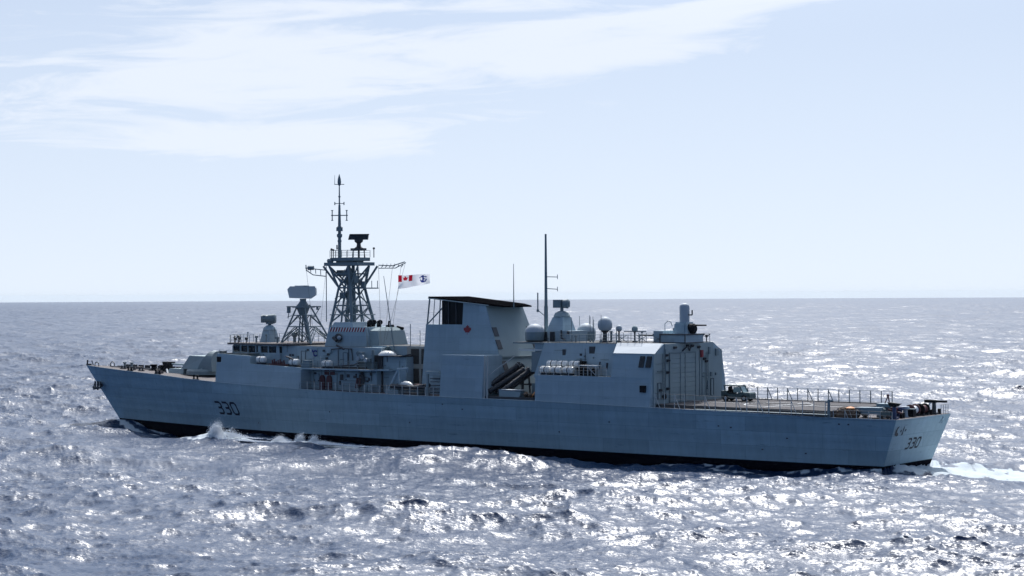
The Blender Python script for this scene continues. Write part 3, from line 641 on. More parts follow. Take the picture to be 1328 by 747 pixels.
# ---- missile canisters amidships
ms = MB(); ms.box(15.2,22.6,-7.9,-1.0,5.46,5.75); ms.tube((17.6,-3.6,5.6),(17.6,-3.6,8.4),.16); ms.tube((16.2,-6.2,5.6),(17.0,-3.4,8.2),.12); ms.tube((18.6,-3.4,5.6),(18.2,-3.2,8.5),.12); ms.tube((15.6,-3.2,7.0),(19.2,-3.2,7.0),.1)
mfr = P_(ms, 'launcher_frame', 'dark')
def canister(p, q_, r):
    b = MB(); p = Vector(p); q_ = Vector(q_); b.tube(p, q_, r, n=14); d = (q_-p).normalized()
    for f_ in (.02,.25,.5,.75,.98): c = p.lerp(q_, f_); b.tube(c-d*.08, c+d*.08, r*1.15, n=14)
    o = P_(b, 'missile_canister', 'dark', mfr, smooth=True)
    e = MB(); e.tube(q_, q_+d*.06, r*.9, n=14); P_(e, 'canister_cap', 'dome', o)
for dx, dz in ((0,0),(.55,-.75)):
    for dy in (0,1.0): canister((14.4+dx*1.6,-7.0+dy,6.45+dz*.3),(16.7+dx*1.6,-3.3+dy,9.2+dz*.6),.29)
for dy in (0,.95): canister((17.0,-7.3+dy,6.1),(18.6,-3.6+dy,8.6),.28)
# recess backing
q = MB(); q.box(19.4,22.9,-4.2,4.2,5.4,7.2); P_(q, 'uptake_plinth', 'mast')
q = MB(); q.box(18.0,21.5,-4.8,-2.2,11.05,11.2); P_(q, 'link_platform', 'white')

# ---- hangar and after superstructure
lowh = MB(); lowh.hexa([(22.9,-8.18,5.35),(38.5,-8.0,5.1),(38.5,8.0,5.1),(22.9,8.18,5.35),(22.8,-7.95,8.4),(38.5,-7.6,8.4),(38.5,7.6,8.4),(22.8,7.95,8.4)])
P_(lowh, 'hangar_lower_sides', 'grey')
up_ = MB()
up_.hexa([(21.0,-5.9,8.0),(33.2,-5.9,8.0),(33.2,5.9,8.0),(21.0,5.9,8.0),(22.0,-5.1,12.0),(33.2,-5.1,12.0),(33.2,5.1,12.0),(22.0,5.1,12.0)])
up_.hexa([(33.2,-7.75,8.39),(38.49,-7.55,8.39),(38.49,7.55,8.39),(33.2,7.75,8.39),(33.2,-7.2,11.0),(38.49,-7.0,11.0),(38.49,7.0,11.0),(33.2,7.2,11.0)])
up_.hexa([(33.2,-7.2,11.0),(38.49,-7.0,11.0),(38.49,7.0,11.0),(33.2,7.2,11.0),(32.2,-5.1,12.05),(38.49,-5.1,12.05),(38.49,5.1,12.05),(32.2,5.1,12.05)])
hangar = P_(up_, 'hangar', 'grey')
# sloping shoulder plate, pale
for s_ in (-1, 1):
    q = MB(); A = [(33.2,s_*7.22,11.02),(38.6,s_*7.02,11.02),(38.3,s_*5.05,12.1),(32.2,s_*5.05,12.1)]; q.face([q.pts([p]) for p in A]); P_(q, 'shoulder_plate', 'dome', hangar)
q = MB(); q.prism([(20.3,-5.4,8.6),(22.0,-5.35,8.6),(21.6,-5.2,10.9),(20.2,-5.2,10.9)],[(20.3,-4.2,8.6),(22.0,-4.2,8.6),(21.6,-4.2,10.9),(20.2,-4.2,10.9)]); P_(q, 'recess_shade', 'mast', hangar)  # darker panel whose colour stands in for the shade of a recess
q = MB(); q.box(20.2,22.2,-4.6,4.2,8.4,11.9); P_(q, 'hangar_forepart', 'grey', hangar)
q = MB(); q.box(17.2,23.0,-4.9,4.9,11.85,12.02); P_(q, 'director_deck', 'mast', hangar)
def up_side(x, z): return -(5.9-.8*(z-8.0)/4.0)
for x, z, w_, h_ in ((25.0,10.9,.45,.75),(28.9,11.15,.75,1.0),(27.4,10.7,.3,.25),(32.2,10.4,.25,.3),(31.2,9.4,.2,.9),(30.2,9.4,.1,1.1)):
    q = MB(); y = up_side(x, z); q.box(x-w_/2,x+w_/2,y-.06,y+.15,z-h_/2,z+h_/2); P_(q, 'side_vent', 'dark', hangar)
for x0 in (36.7,37.6):
    q = MB(); q.prism([(x0,-7.28,9.5),(x0+.62,-7.26,9.5),(x0+.72,-7.15,10.75),(x0+.1,-7.17,10.75)],[(x0,-7.5,9.5),(x0+.62,-7.48,9.5),(x0+.72,-7.2,10.75),(x0+.1,-7.22,10.75)]); P_(q, 'side_window', 'glass', hangar)
q = MB(); q.box(37.2,37.9,-8.0,-7.6,6.8,7.55); P_(q, 'side_opening', 'black', hangar)
# aft face: rolling door with panels
fx = 38.5
fc = MB(); fc.box(38.49,38.62,-7.3,6.9,5.5,11.0); fc.box(38.49,38.62,-5.0,5.0,11.0,12.05); face = P_(fc, 'hangar_aft_wall', 'light', hangar)
dr = MB()
for k in range(10): dr.box(38.62,38.70,-4.2,1.0,5.6+.535*k,6.09+.535*k)
door = P_(dr, 'hangar_door', 'light', hangar)
for y in (-2.1,-1.1,1.05,-4.25):
    q = MB(); q.box(38.62,38.76,y-.05,y+.05,5.55,10.95); P_(q, 'door_track', 'mast', door)
q = MB(); q.box(38.62,38.75,-4.3,1.15,10.95,11.08); P_(q, 'door_header', 'mast', door)
for y, z in ((-3.2,11.6),(1.7,11.55),(-4.9,10.8),(-4.6,10.2),(2.9,10.2),(-4.7,7.1),(-4.7,8.9),(-6.2,7.0),(3.3,9.9),(.3,11.7),(-.6,11.75)):
    q = MB(); q.box(38.62,38.85,y-.18,y+.18,z-.14,z+.14); q.tube((38.7,y,z),(39.0,y,z+.05),.1); P_(q, 'floodlight', 'dark', hangar)
q = MB(); q.path([(38.7,-1.6,11.2),(38.9,-.9,11.7),(38.8,-.3,11.2),(38.75,.1,11.7)], .08); P_(q, 'hose_loop', 'dark', hangar)
for y in (-5.4, 3.5):
    q = MB(); q.tube((38.72,y-.2,6.0),(38.72,y-.2,11.0),.04); q.tube((38.72,y+.2,6.0),(38.72,y+.2,11.0),.04)
    for k in range(14): q.tube((38.72,y-.2,6.2+.35*k),(38.72,y+.2,6.2+.35*k),.025,n=4)
    P_(q, 'wall_ladder', 'mast', hangar)
for y0, y1, z0_, z1_ in ((4.3,4.9,6.0,7.9),(-6.6,-6.0,6.0,7.8)):
    q = MB(); q.box(38.62,38.68,y0,y1,z0_,z1_); d_ = P_(q, 'personnel_door', 'light', hangar); q = MB(); q.path([(38.7,y0,z0_),(38.7,y0,z1_),(38.7,y1,z1_),(38.7,y1,z0_)], .04); P_(q, 'door_frame', 'dark', d_)
for y, z, a_, b_ in ((3.0,8.2,.8,.08),(3.1,8.6,.7,.05),(4.4,8.4,.3,.5),(5.4,8.4,.25,.3),(3.6,7.2,.2,1.0),(4.0,11.1,.35,.8),(5.6,10.9,.5,.8),(-6.3,9.1,.7,.06),(-5.9,9.1,.5,.06)):
    q = MB(); q.box(38.62,38.8,y-a_/2,y+a_/2,z-b_/2,z+b_/2); P_(q, 'wall_cabinet', 'mast', hangar)
q = MB(); q.tube((38.66,-5.0,5.95),(38.66,-5.0,11.5),.05); q.tube((38.66,2.0,5.95),(38.66,2.0,11.8),.05); q.tube((38.66,2.5,5.95),(38.66,2.5,11.2),.05); q.tube((38.66,-6.9,8.9),(38.66,-4.4,8.9),.03); q.tube((38.66,-6.9,9.9),(38.66,-4.4,9.9),.03); P_(q, 'pipe_run', 'mast', hangar)
q = MB(); q.lathe((38.75,-5.4,6.25),[(.3,-.1),(.3,.1)],14,'x'); P_(q, 'hose_reel', 'black', hangar)
q = MB(); q.lathe((38.72,2.35,10.9),[(.42,-.06),(.42,.06)],14,'x'); 
rbuoy = MB(); rbuoy.box(38.62,38.9,2.05,2.45,10.4,11.2); P_(rbuoy, 'red_sign_board', 'red', hangar)
rail_h = railing('hangar_roof_railing', [(24,-4.9,12.05),(33,-4.9,12.05),(35.5,-4.9,12.05)], .95, 13, mat='mast')
railing('hangar_roof_railing', [(24,4.9,12.05),(38.2,4.9,12.05)], .95, 14, mat='mast')
railing('raft_deck_railing', [(23.2,-7.8,8.4),(32.6,-7.7,8.4)], .95, 10, mat='rail')

# after mast, director, domes, aerials
am = MB(); am.tube((18.4,0,11.9),(18.4,0,16.2),.26,.24,10); am.tube((18.4,0,16.2),(18.4,0,24.8),.2,.12,10)
amast = P_(am, 'after_pole_mast', 'mast', smooth=True)
q = MB(); q.tube((18.4,0,19.7),(20.2,-.1,19.65),.05); q.tube((20.2,-.1,19.4),(20.2,-.1,19.95),.04); q.tube((18.4,0,18.3),(20.2,-.1,18.2),.05); q.tube((20.2,-.1,17.95),(20.2,-.1,18.5),.04); q.tube((18.4,0,14.9),(17.6,-.3,15.6),.05); q.tube((17.4,-.3,15.5),(17.4,-.3,17.8),.08); q.tube((17.4,-.3,15.5),(17.4,-.3,15.8),.16); P_(q, 'mast_aerials', 'mast', amast)
ad = MB(); ad.frus(19.0,22.2,-1.9,1.6,11.95,20.0,21.5,-.8,.8,14.9); ad.box(21.2,23.3,-1.9,1.6,11.95,13.3); atow = P_(ad, 'director_tower', 'grey')
for x in (18.95+.45,20.5): q = MB(); q.box(x,x+.6,-2.08,-1.9,12.1,13.2); P_(q, 'tower_vent', 'dark', atow)
q = MB(); q.path([(22.2,-2.1,13.4),(22.2,-2.1,12.5),(22.7,-2.1,12.3)],.1); q.box(23.0,23.3,-2.1,-2.0,12.9,13.3); P_(q, 'cable_conduit', 'dark', atow)
# director on top (dish towards the stern)
_d = MB(); _d.lathe((20.75,0,14.9),[(.98,0),(1.0,.15),(.8,.5),(.35,.72)],16); dtop = P_(_d, 'director_cap', 'light', atow)
q = MB(); q.tube((20.75,0,15.5),(20.75,0,16.1),.2); q.box(19.8,20.9,-.5,.5,16.0,16.95); P_(q, 'director_housing', 'mast', atow)
q = MB(); vx = Vector((.85,.5,0)); c = Vector((20.9,0,16.48)); q.tube(c, c+vx*.6, .5, .58, 16); q.tube(c+vx*.6, c+vx*.85, .58, .35, 16); P_(q, 'tracking_dish', 'mast', atow, smooth=True)
for (x, y) in ((18.9,-2.9),(22.2,2.9)):
    q = MB(); q.lathe((x,y,12.02),[(.85,0),(1.1,.2),(1.15,1.1),(1.12,1.15)],20); o = P_(q, 'satcom_base', 'navy' if False else 'mast', smooth=True); q = MB(); q.lathe((x,y,13.17),[(1.15,0),(1.08,.35),(.8,.7),(.4,.92),(.05,.98)],20); P_(q, 'satcom_dome', 'dome', o, smooth=True)
for x, y, hh in ((26.3,-2.0,3.0),(26.7,-2.0,3.0),(23.9,-2.4,2.9),(28.7,-3.2,3.2),(21.5,2.5,3.0),(22.6,3.0,3.1),(24.3,1.5,2.6),(31.6,-4.3,1.9),(25.0,2.4,2.9)):
    q = MB(); q.tube((x,y,12.0),(x,y,12.0+hh),.045,.03,5); q.tube((x,y,12.0),(x,y,12.4),.1); P_(q, 'whip_aerial', 'mast')
def ball(x, y, zc_, r, zb_, name='satcom_ball', mat='dome'):
    q = MB(); q.tube((x,y,zb_),(x,y,zc_-r*.8),r*.32,r*.28,10); q.tube((x,y,zc_-r*1.15),(x,y,zc_-r*.7),r*.35,r*.75,14); q.box(x-r*.6,x+r*.6,y-r*.5,y+r*.5,zb_,zb_+.2); o = P_(q, 'radome_pedestal', 'dark')
    q = MB(); q.lathe((x,y,zc_),[(r*.75,-r*.85),(r*.98,-r*.45),(r,0),(r*.92,r*.4),(r*.66,r*.75),(r*.3,r*.95),(.02,r)],20); P_(q, name, mat, o, smooth=True)
ball(28.4,-2.0,14.15,.85,12.0); ball(29.3,-.5,13.65,.36,12.0); ball(31.5,-.5,13.6,.36,12.0,mat='light')
q = MB(); q.tube((30.1,-.6,13.3),(33.0,-.4,13.3),.07); P_(q, 'navigation_radar_bar', 'mast')
q = MB(); q.tube((28.5,-.9,12.0),(28.5,-.9,13.3),.14); q.tube((27.9,-.9,13.3),(28.7,-.9,13.3),.05); P_(q, 'aerial_post', 'mast')
q = MB(); q.tube((33.4,1.2,12.0),(33.4,1.2,12.8),.3,.25); q.box(33.0,33.9,.9,1.5,12.7,13.0); q.tube((31.6,.4,12.85),(35.8,1.9,12.8),.1); P_(q, 'machine_gun_mount', 'dark')
q = MB()
for x0 in (29.6,32.4,34.6): q.tube((x0,-1.5,12.9),(x0+1.5,-1.5,12.1),.04,n=4); q.tube((x0,-1.5,12.1),(x0+1.5,-1.5,12.9),.04,n=4)
q.path([(35.3,0,12.05),(35.3,0,14.2),(35.7,0,14.5),(36.1,0,14.4),(36.3,0,13.9)], .04); P_(q, 'aerial_braces', 'mast')

# close-in weapon on the hangar roof
cb = MB(); cb.box(35.9,39.2,-1.9,1.9,12.05,13.0); cb.box(34.6,35.9,-1.3,1.3,12.05,13.4); cbase = P_(cb, 'gun_platform', 'grey')
q = MB(); q.path([(35.85,-1.95,13.03),(39.25,-1.95,13.03),(39.25,1.95,13.03)], .09); q.path([(35.9,-1.95,12.1),(39.2,-1.95,12.1),(39.2,1.9,12.1)], .07); q.path([(35.9,-1.95,12.05),(35.9,-1.95,13.05)],.07); q.path([(39.25,-1.95,12.05),(39.25,-1.95,13.05)],.07); P_(q, 'platform_frame', 'dark', cbase)
q = MB(); q.frus(36.9,39.0,-.95,.95,13.0,37.2,38.6,-.7,.7,14.4); q.box(37.2,38.5,-.98,-.75,13.2,14.2); cm = P_(q, 'gun_mount', 'grey')
q = MB(); q.lathe((37.95,0,14.35),[(.57,0),(.57,1.75),(.52,1.95),(.36,2.1),(.12,2.18)],20); P_(q, 'radome', 'dome', cm, smooth=True)
q = MB(); q.lathe((38.95,-.1,13.65),[(.5,-.4),(.6,-.2),(.6,.3),(.4,.5)],14,'x'); q.tube((38.8,0,13.7),(39.3,0,13.3),.3); P_(q, 'ammunition_drum', 'black', cm)
q = MB(); q.tube((38.9,0,14.05),(40.7,.2,14.05),.1,.08,8); P_(q, 'gun_barrels', 'black', cm)
q = MB(); q.path([(38.5,0,15.2),(38.9,.1,15.2),(38.9,.1,15.75)], .08); P_(q, 'camera_pod', 'dark', cm)
for x, y in ((38.2,3.0),(38.2,4.2),(37.9,3.6)):
    q = MB(); q.tube((x,y,12.05),(x,y,12.7),.07); q.sphere((x,y,12.75),.2,8); q.tube((x,y,12.6),(x+.3,y+.3,13.0),.06); P_(q, 'deck_lamp', 'dark')

# dark weather decks on top of the houses
def deck_sheet(name, x0, x1, y0, y1, z):
    q = MB(); q.face([q.pts([p]) for p in ((x0,y0,z),(x1,y0,z),(x1,y1,z),(x0,y1,z))]); return P_(q, name, 'roofdeck')
deck_sheet('weather_deck', -24.4, -21.1, -7.1, 7.1, 8.79); deck_sheet('weather_deck', -21.0, -15.1, -7.2, 7.2, 8.79-.12)
deck_sheet('weather_deck', -15.0, -3.25, -7.45, 7.45, 8.428); deck_sheet('weather_deck', -20.9, -15.3, -4.85, 4.85, 11.11); deck_sheet('weather_deck', -15.2, -6.6, -4.85, 4.85, 11.06)
deck_sheet('weather_deck', -4.6, .5, -5.5, -3.5, 10.13); deck_sheet('weather_deck', -6.4, 4.1, -3.3, 3.3, 11.262); deck_sheet('weather_deck', 22.9, 38.3, -4.95, 4.95, 12.065); deck_sheet('weather_deck', 22.9, 33.1, -7.6, -5.95, 8.408); deck_sheet('weather_deck', 17.3, 22.9, -4.8, 4.8, 12.03)
deck_sheet('weather_deck', -31.1, -24.7, -6.6, 6.6, 10.02)
# small fittings scattered over the bulkheads
rf_ = random.Random(21)
def fittings(n, x0, x1, yf, z0, z1, big=.35):
    for _ in range(n):
        x, z = rf_.uniform(x0, x1), rf_.uniform(z0, z1); w_, h_ = rf_.uniform(.08, big), rf_.uniform(.08, big); y = yf(x, z) if callable(yf) else yf
        q = MB()
        if rf_.random() < .3: q.tube((x, y-.05, z), (x, y-.05, z+rf_.uniform(.5, 1.5)), .035, n=5)
        elif rf_.random() < .4: q.tube((x, y-.05, z), (x+rf_.uniform(.5, 1.6), y-.05, z), .03, n=5)
        else: q.box(x-w_/2, x+w_/2, y-rf_.uniform(.05,.2), y+.02, z-h_/2, z+h_/2)
        P_(q, 'bulkhead_fitting', rf_.choice(['mast','mast','dark','grey']))
fittings(26, -14.6, -3.8, -6.0, 5.9, 7.7); fittings(18, -20.5, -4.5, -4.97, 8.8, 10.6); fittings(8, -3.2, .2, -4.92, 6.2, 9.4); fittings(6, -7.0, -4.6, -5.9, 8.6, 9.4)
fittings(9, 23.5, 32.5, up_side, 9.8, 11.4, .25); fittings(8, -30.5, -21.5, -5.3, 9.75, 10.0, .2)
# gear on the foredeck, bridge roof and hangar roof
for x, y, z, hh, rr in ((-27.2,-3.5,11.38,.9,.16),(-25.9,-3.0,11.38,1.1,.1),(-26.3,1.5,11.38,1.3,.08),(-30.2,1.0,11.38,1.2,.07),(-29.8,-2.6,11.38,1.4,.06),(-23.0,-3.8,11.38,.8,.2),(34.2,-3.5,12.06,1.0,.09),(35.0,2.2,12.06,1.6,.05),(27.6,1.5,12.06,1.5,.05),(30.4,2.6,12.06,1.2,.08),(25.4,-3.6,12.06,.8,.14)):
    q = MB(); q.tube((x,y,z),(x,y,z+hh),rr*.6,n=6); q.box(x-rr,x+rr,y-rr,y+rr,z+hh-.25,z+hh); P_(q, 'roof_fitting', 'mast')
# ---- flight deck nets and quarterdeck railing
nP = [(39.0,-7.75,5.15),(50,-7.72,5.0),(59.6,-7.25,4.85)]
railing('flight_deck_railing', nP, 1.6, 17, mat='rail', r=.042, wires=3, braces=(0,2,5,8,10,13))
railing('flight_deck_railing', [(40.5,7.3,5.3),(59.9,7.2,5.3)], 1.6, 16, mat='mast', r=.055, wires=4, braces=(0,3,5,7,9))
q = MB(); q.box(39.5,60.1,7.05,7.35,5.35,5.6); P_(q, 'deck_edge_coaming', 'dark')
q = MB(); q.box(44.0,60.1,-7.7,-7.08,5.1,5.18); P_(q, 'net_shelf', 'mast')
railing('quarterdeck_railing', [(60.4,-7.05,4.85),(66.6,-6.3,4.8)], .8, 6, mat='rail', wires=2, braces=(1,3))
railing('stern_railing', [(66.9,4.4,4.8),(66.9,6.1,4.8)], 1.0, 4, mat='rail', wires=3)
q = MB(); q.tube((59.9,-7.1,4.9),(59.9,-7.05,6.7),.2,.14); q.tube((59.6,-7.05,6.4),(60.3,-7.05,6.6),.1); P_(q, 'corner_post', 'mast')
for (x, y) in ((66.2,-5.0),(66.2,4.2)):
    q = MB(); q.tube((x,y,4.8),(x,y,6.1),.26,.2,8); q.box(x-.35,x+.35,y-.35,y+.35,4.8,5.0); o = P_(q, 'fairlead_post', 'bluemast' if y < 0 else 'dark')
    q = MB(); 
    if y < 0: q.prism([(x-.65,y-.25,6.5),(x+.75,y-.25,6.38),(x+.25,y-.25,6.05),(x-.4,y-.25,6.05)],[(x-.65,y+.25,6.5),(x+.75,y+.25,6.38),(x+.25,y+.25,6.05),(x-.4,y+.25,6.05)])
    else: q.box(x-1.0,x+.2,y-.25,y+.25,6.0,6.3); q.tube((x,y,6.15),(x+1.1,y+.8,6.12),.13)
    P_(q, 'gun_top', 'black', o)
q = MB(); q.tube((65.4,3.4,4.8),(65.9,3.9,6.0),.1); P_(q, 'white_strut', 'white')
for x, y, r_, mt in ((65.6,-2.6,.5,'bluemast'),(65.8,-1.7,.45,'dome')):
    q = MB(); q.lathe((x,y,4.8),[(r_*.8,0),(r_*.6,.15),(r_*.5,.7),(r_,.85),(r_*.9,1.1)],14); P_(q, 'mooring_capstan', mt, smooth=True)
for x, y in ((66.3,-3.6),(66.3,-3.2),(66.3,3.2),(66.4,5.0)):
    q = MB(); q.tube((x,y,4.8),(x,y,5.35),.17); P_(q, 'mooring_bitt', 'black')

# ---- main lattice mast
mm = MB()
zb, zw, zt = 14.0, 18.6, 21.45
B4 = [(-15.0,-2.2),(-11.1,-2.2),(-11.1,2.2),(-15.0,2.2)]
W4 = [(-14.35,-1.2),(-12.3,-1.2),(-12.0,1.2),(-14.3,1.2)]
T4 = [(-15.6,-1.7),(-12.4,-1.5),(-11.6,1.6),(-15.2,1.7)]
for i, ((bx,by),(wx,wy),(tx,ty)) in enumerate(zip(B4, W4, T4)):
    rr = .22 if i in (1,2) else .18
    mm.tube((bx,by,zb-.6),(wx,wy,zw),rr,rr*.85,8); mm.tube((wx,wy,zw),(tx,ty,zt),rr*.8,rr*.75,8)
mm.tube((-12.7,0,zb-.6),(-12.9,0,zt),.25,.22,10); mm.tube((-13.6,-.6,zb),(-13.2,-.4,zt),.16)
for k in range(4):
    a, b_ = B4[k], B4[(k+1)%4]; c, d_ = W4[k], W4[(k+1)%4]; e, f_ = T4[k], T4[(k+1)%4]
    def lv(P, Q, f): return (P[0]+(Q[0]-P[0])*f, P[1]+(Q[1]-P[1])*f)
    z1 = 16.3; f1 = (z1-zb)/(zw-zb); m1, m2 = lv(a,c,f1), lv(b_,d_,f1)
    mm.tube((*m1,z1),(*m2,z1),.1); mm.tube((*c,zw),(*d_,zw),.13)
    mm.tube((*a,zb),(*m2,z1),.09); mm.tube((*b_,zb),(*m1,z1),.09)
    mm.tube((*m1,z1),(*d_,zw),.08); mm.tube((*m2,z1),(*c,zw),.08)
    z3 = 20.4; f3 = (z3-zw)/(zt-zw); n1_, n2_ = lv(c,e,f3), lv(d_,f_,f3)
    mm.tube((*n1_,z3),(*n2_,z3),.1); mm.tube((*c,zw),(*n2_,z3),.09); mm.tube((*d_,zw),(*n1_,z3),.09)
    mm.tube((*c,zw),(*f_,zt),.11)
mm.tube((-15.9,-1.9,14.2),(-15.9,-1.9,21.4),.06)
mm.tube((-14.3,-1.2,18.6),(-16.6,-1.7,21.4),.14); mm.tube((-12.2,1.2,18.6),(-10.2,1.7,21.4),.14); mm.tube((-12.3,-1.2,18.8),(-10.9,-1.3,21.4),.1)
mast = P_(mm, 'lattice_mast', 'mast')
q = MB()
for k in range(4):
    a, b_, c, d_ = B4[k], B4[(k+1)%4], W4[k], W4[(k+1)%4]
    mx, my = (a[0]+b_[0])/2, (a[1]+b_[1])/2
    q.tube((mx,my,zb),(c[0]*.5+d_[0]*.5,c[1]*.5+d_[1]*.5,zw),.08); q.tube((a[0],a[1],15.1),(b_[0],b_[1],15.1),.07); q.tube((mx,my,15.1),(a[0]*.5+c[0]*.5,a[1]*.5+c[1]*.5,16.3),.06); q.tube((mx,my,15.1),(b_[0]*.5+d_[0]*.5,b_[1]*.5+d_[1]*.5,16.3),.06)
    c, d_, e, f_ = W4[k], W4[(k+1)%4], T4[k], T4[(k+1)%4]; q.tube((c[0]*.5+d_[0]*.5,c[1]*.5+d_[1]*.5,zw),(e[0],e[1],zt),.08); q.tube((c[0]*.5+d_[0]*.5,c[1]*.5+d_[1]*.5,zw),(f_[0],f_[1],zt),.08)
q.tube((-12.2,.8,14),(-12.6,.5,21.3),.12); q.tube((-14.2,.4,14),(-13.8,.2,21.3),.1); q.box(-14.4,-13.6,-1.0,-.3,17.2,18.0); q.box(-12.6,-11.9,-.9,-.2,19.2,20.2); q.box(-13.9,-13.1,.2,1.1,15.3,16.2); q.box(-15.3,-14.6,-.6,.6,20.1,20.9)
P_(q, 'mast_bracing', 'mast', mast)
# guys and thin members
q = MB()
for a, b_ in (((-14.3,-2,17.2),(-12.0,2,19.5)),((-11.2,2.0,14.2),(-12.1,.6,18.2)),((-14.9,-1.8,14.3),(-13.0,-.6,20.6))): q.tube(a, b_, .06)
for k in range(12): q.tube((-13.5,-.95,14.3+.55*k),(-13.1,-.95,14.3+.55*k),.03,n=4)
q.tube((-13.5,-.95,14),(-13.5,-.95,21),.04); q.tube((-13.1,-.95,14),(-13.1,-.95,21),.04)
P_(q, 'mast_ladder', 'mast', mast)
q = MB(); q.box(-12.2,-10.2,-.4,1.9,18.45,18.6); q.tube((-10.3,1.8,18.5),(-10.3,1.8,19.5),.05); q.tube((-11.4,1.9,18.5),(-11.4,1.9,19.5),.05); q.tube((-11.8,.6,18.6),(-11.6,.6,19.4),.3,.35); P_(q, 'lookout_platform', 'mast', mast)
q = MB(); q.box(-16.5,-10.7,-1.7,1.7,21.45,21.88); P_(q, 'main_yard_box', 'mast', mast)
q = MB(); q.box(-15.6,-11.3,-1.5,1.5,22.05,22.5); q.box(-15.0,-12.0,-1.0,1.0,21.88,22.05); q.tube((-15.9,-1.5,22.1),(-15.2,-1.5,22.1),.3); tp_ = P_(q, 'top_platform', 'mast', mast)
railing('platform_railing', [(-15.5,-1.6,22.55),(-11.4,-1.6,22.55),(-11.4,1.6,22.55),(-15.5,1.6,22.55),(-15.5,-1.6,22.55)], .9, 15, mat='mast', r=.035)
for x, y, hh in ((-15.6,-1.2,1.0),(-15.1,-1.4,.9),(-11.0,1.9,1.1)):
    q = MB(); q.tube((x,y,22.5),(x,y,22.5+hh),.06); q.sphere((x,y,22.6+hh),.16,8); P_(q, 'platform_lamp', 'dark', mast)
# left and right outriggers
q = MB(); q.path([(-16.2,-1.7,20.1),(-17.6,-2.6,20.3),(-18.4,-3.0,20.9)], .07); q.path([(-16.2,-1.7,20.9),(-18.6,-3.0,21.2)], .07); q.path([(-18.4,-3.0,20.8),(-18.5,-3.0,21.6)], .07)
for t_ in (.25,.5,.75): q.tube((-16.2-2.3*t_,-1.7-1.3*t_,20.1+.7*t_),(-16.2-2.4*t_,-1.7-1.3*t_,20.9+.25*t_),.05)
q.tube((-18.2,-2.9,21.2),(-17.5,-2.6,21.2),.3,.28,10); P_(q, 'port_outrigger', 'mast', mast)
q = MB(); q.path([(-10.2,1.9,21.5),(-8.4,2.6,21.4),(-6.8,3.2,21.9)], .07); q.path([(-10.2,1.9,21.1),(-8.0,2.7,21.1),(-6.6,3.2,21.8)], .06)
for k in range(6): q.tube((-9.8+.5*k,2.0+.2*k,21.2),(-9.5+.5*k,2.1+.2*k,21.5),.05); q.tube((-9.6+.5*k,2.1+.2*k,21.4),(-9.6+.5*k,2.1+.2*k,21.7),.04,n=4)
P_(q, 'starboard_outrigger', 'mast', mast)
# pole top mast with aerials
q = MB(); q.tube((-15.3,0,21.9),(-15.3,0,27.0),.24,.2,10); q.tube((-15.3,0,27.0),(-15.3,0,29.4),.2,.14,10); q.tube((-15.3,0,29.4),(-15.3,0,32.0),.1,.07,8); q.sphere((-15.3,0,30.5),.16,8)
pole = P_(q, 'topmast', 'mast', mast, smooth=True)
q = MB(); q.lathe((-15.3,0,31.9),[(.05,0),(.2,.15),(.24,.5),(.2,.9),(.08,1.35),(.02,1.55)],10); P_(q, 'topmast_cone', 'mast', pole, smooth=True)
q = MB()
ux, uy = .79, .61
def off(d, z): return (-15.3+ux*d, uy*d, z)
q.tube(off(-.65,32.1),off(.65,32.1),.05); q.tube(off(-.6,32.1),off(-.6,33.3),.035,.02)
q.tube(off(-.6,29.6),off(.6,29.6),.05)
for d_ in (-.6,.6): q.tube(off(d_,29.4),off(d_,29.8),.07)
q.tube(off(-1.1,28.05),off(1.1,28.05),.07)
for d_ in (-.95,.95): q.tube(off(d_,27.35),off(d_,28.75),.07)
for z in (27.4,28.7):
    for d_ in (-.95,.95): q.tube(off(d_-.15,z),off(d_+.15,z),.05)
q.tube(off(-.4,26.3),off(.4,26.3),.28,.28,8); q.tube(off(0,26.0),off(0,26.6),.45,.3,10); q.tube(off(0,25.3),off(0,25.6),.36,.36,10); q.sphere(off(0,25.4),.36,10); q.sphere(off(0,24.7),.28,10)
q.tube(off(-.35,23.6),off(-.35,24.2),.09); q.tube(off(.1,23.9),off(-.4,23.7),.05)
P_(q, 'topmast_aerials', 'mast', pole)
# rotating search radar on a stalk
q = MB(); q.tube((-11.9,0,22.5),(-11.9,0,23.9),.14); q.tube((-12.6,-.4,22.5),(-12.5,-.3,23.5),.07); q.tube((-11.2,.4,22.5),(-11.3,.3,23.5),.07); q.box(-12.8,-11.1,-.6,.6,23.4,23.7); q.lathe((-11.9,0,23.7),[(.6,0),(.3,.25),(.26,.6),(.55,.85),(.6,1.2)],12)
sg = P_(q, 'radar_stalk', 'dark', mast)
q = MB(); c = Vector((-11.9,0,25.0)); a = Vector((.8,.6,0)); f2 = Vector((.6,-.8,0))
def rp(u_, v_, w_): return c+a*u_+f2*v_+Vector((0,0,w_))
q.hexa([rp(-1.35,-.35,-.2),rp(1.2,-.35,-.2),rp(1.2,.35,-.2),rp(-1.35,.35,-.2),rp(-1.15,-.25,.5),rp(1.3,-.25,.5),rp(1.3,.45,.5),rp(-1.15,.45,.5)]); q.hexa([rp(-1.05,.2,.42),rp(1.4,.2,.42),rp(1.4,.9,.42),rp(-1.05,.9,.42),rp(-1.05,.2,.52),rp(1.4,.2,.52),rp(1.4,.9,.52),rp(-1.05,.9,.52)]); P_(q, 'surface_search_antenna', 'dark', sg)

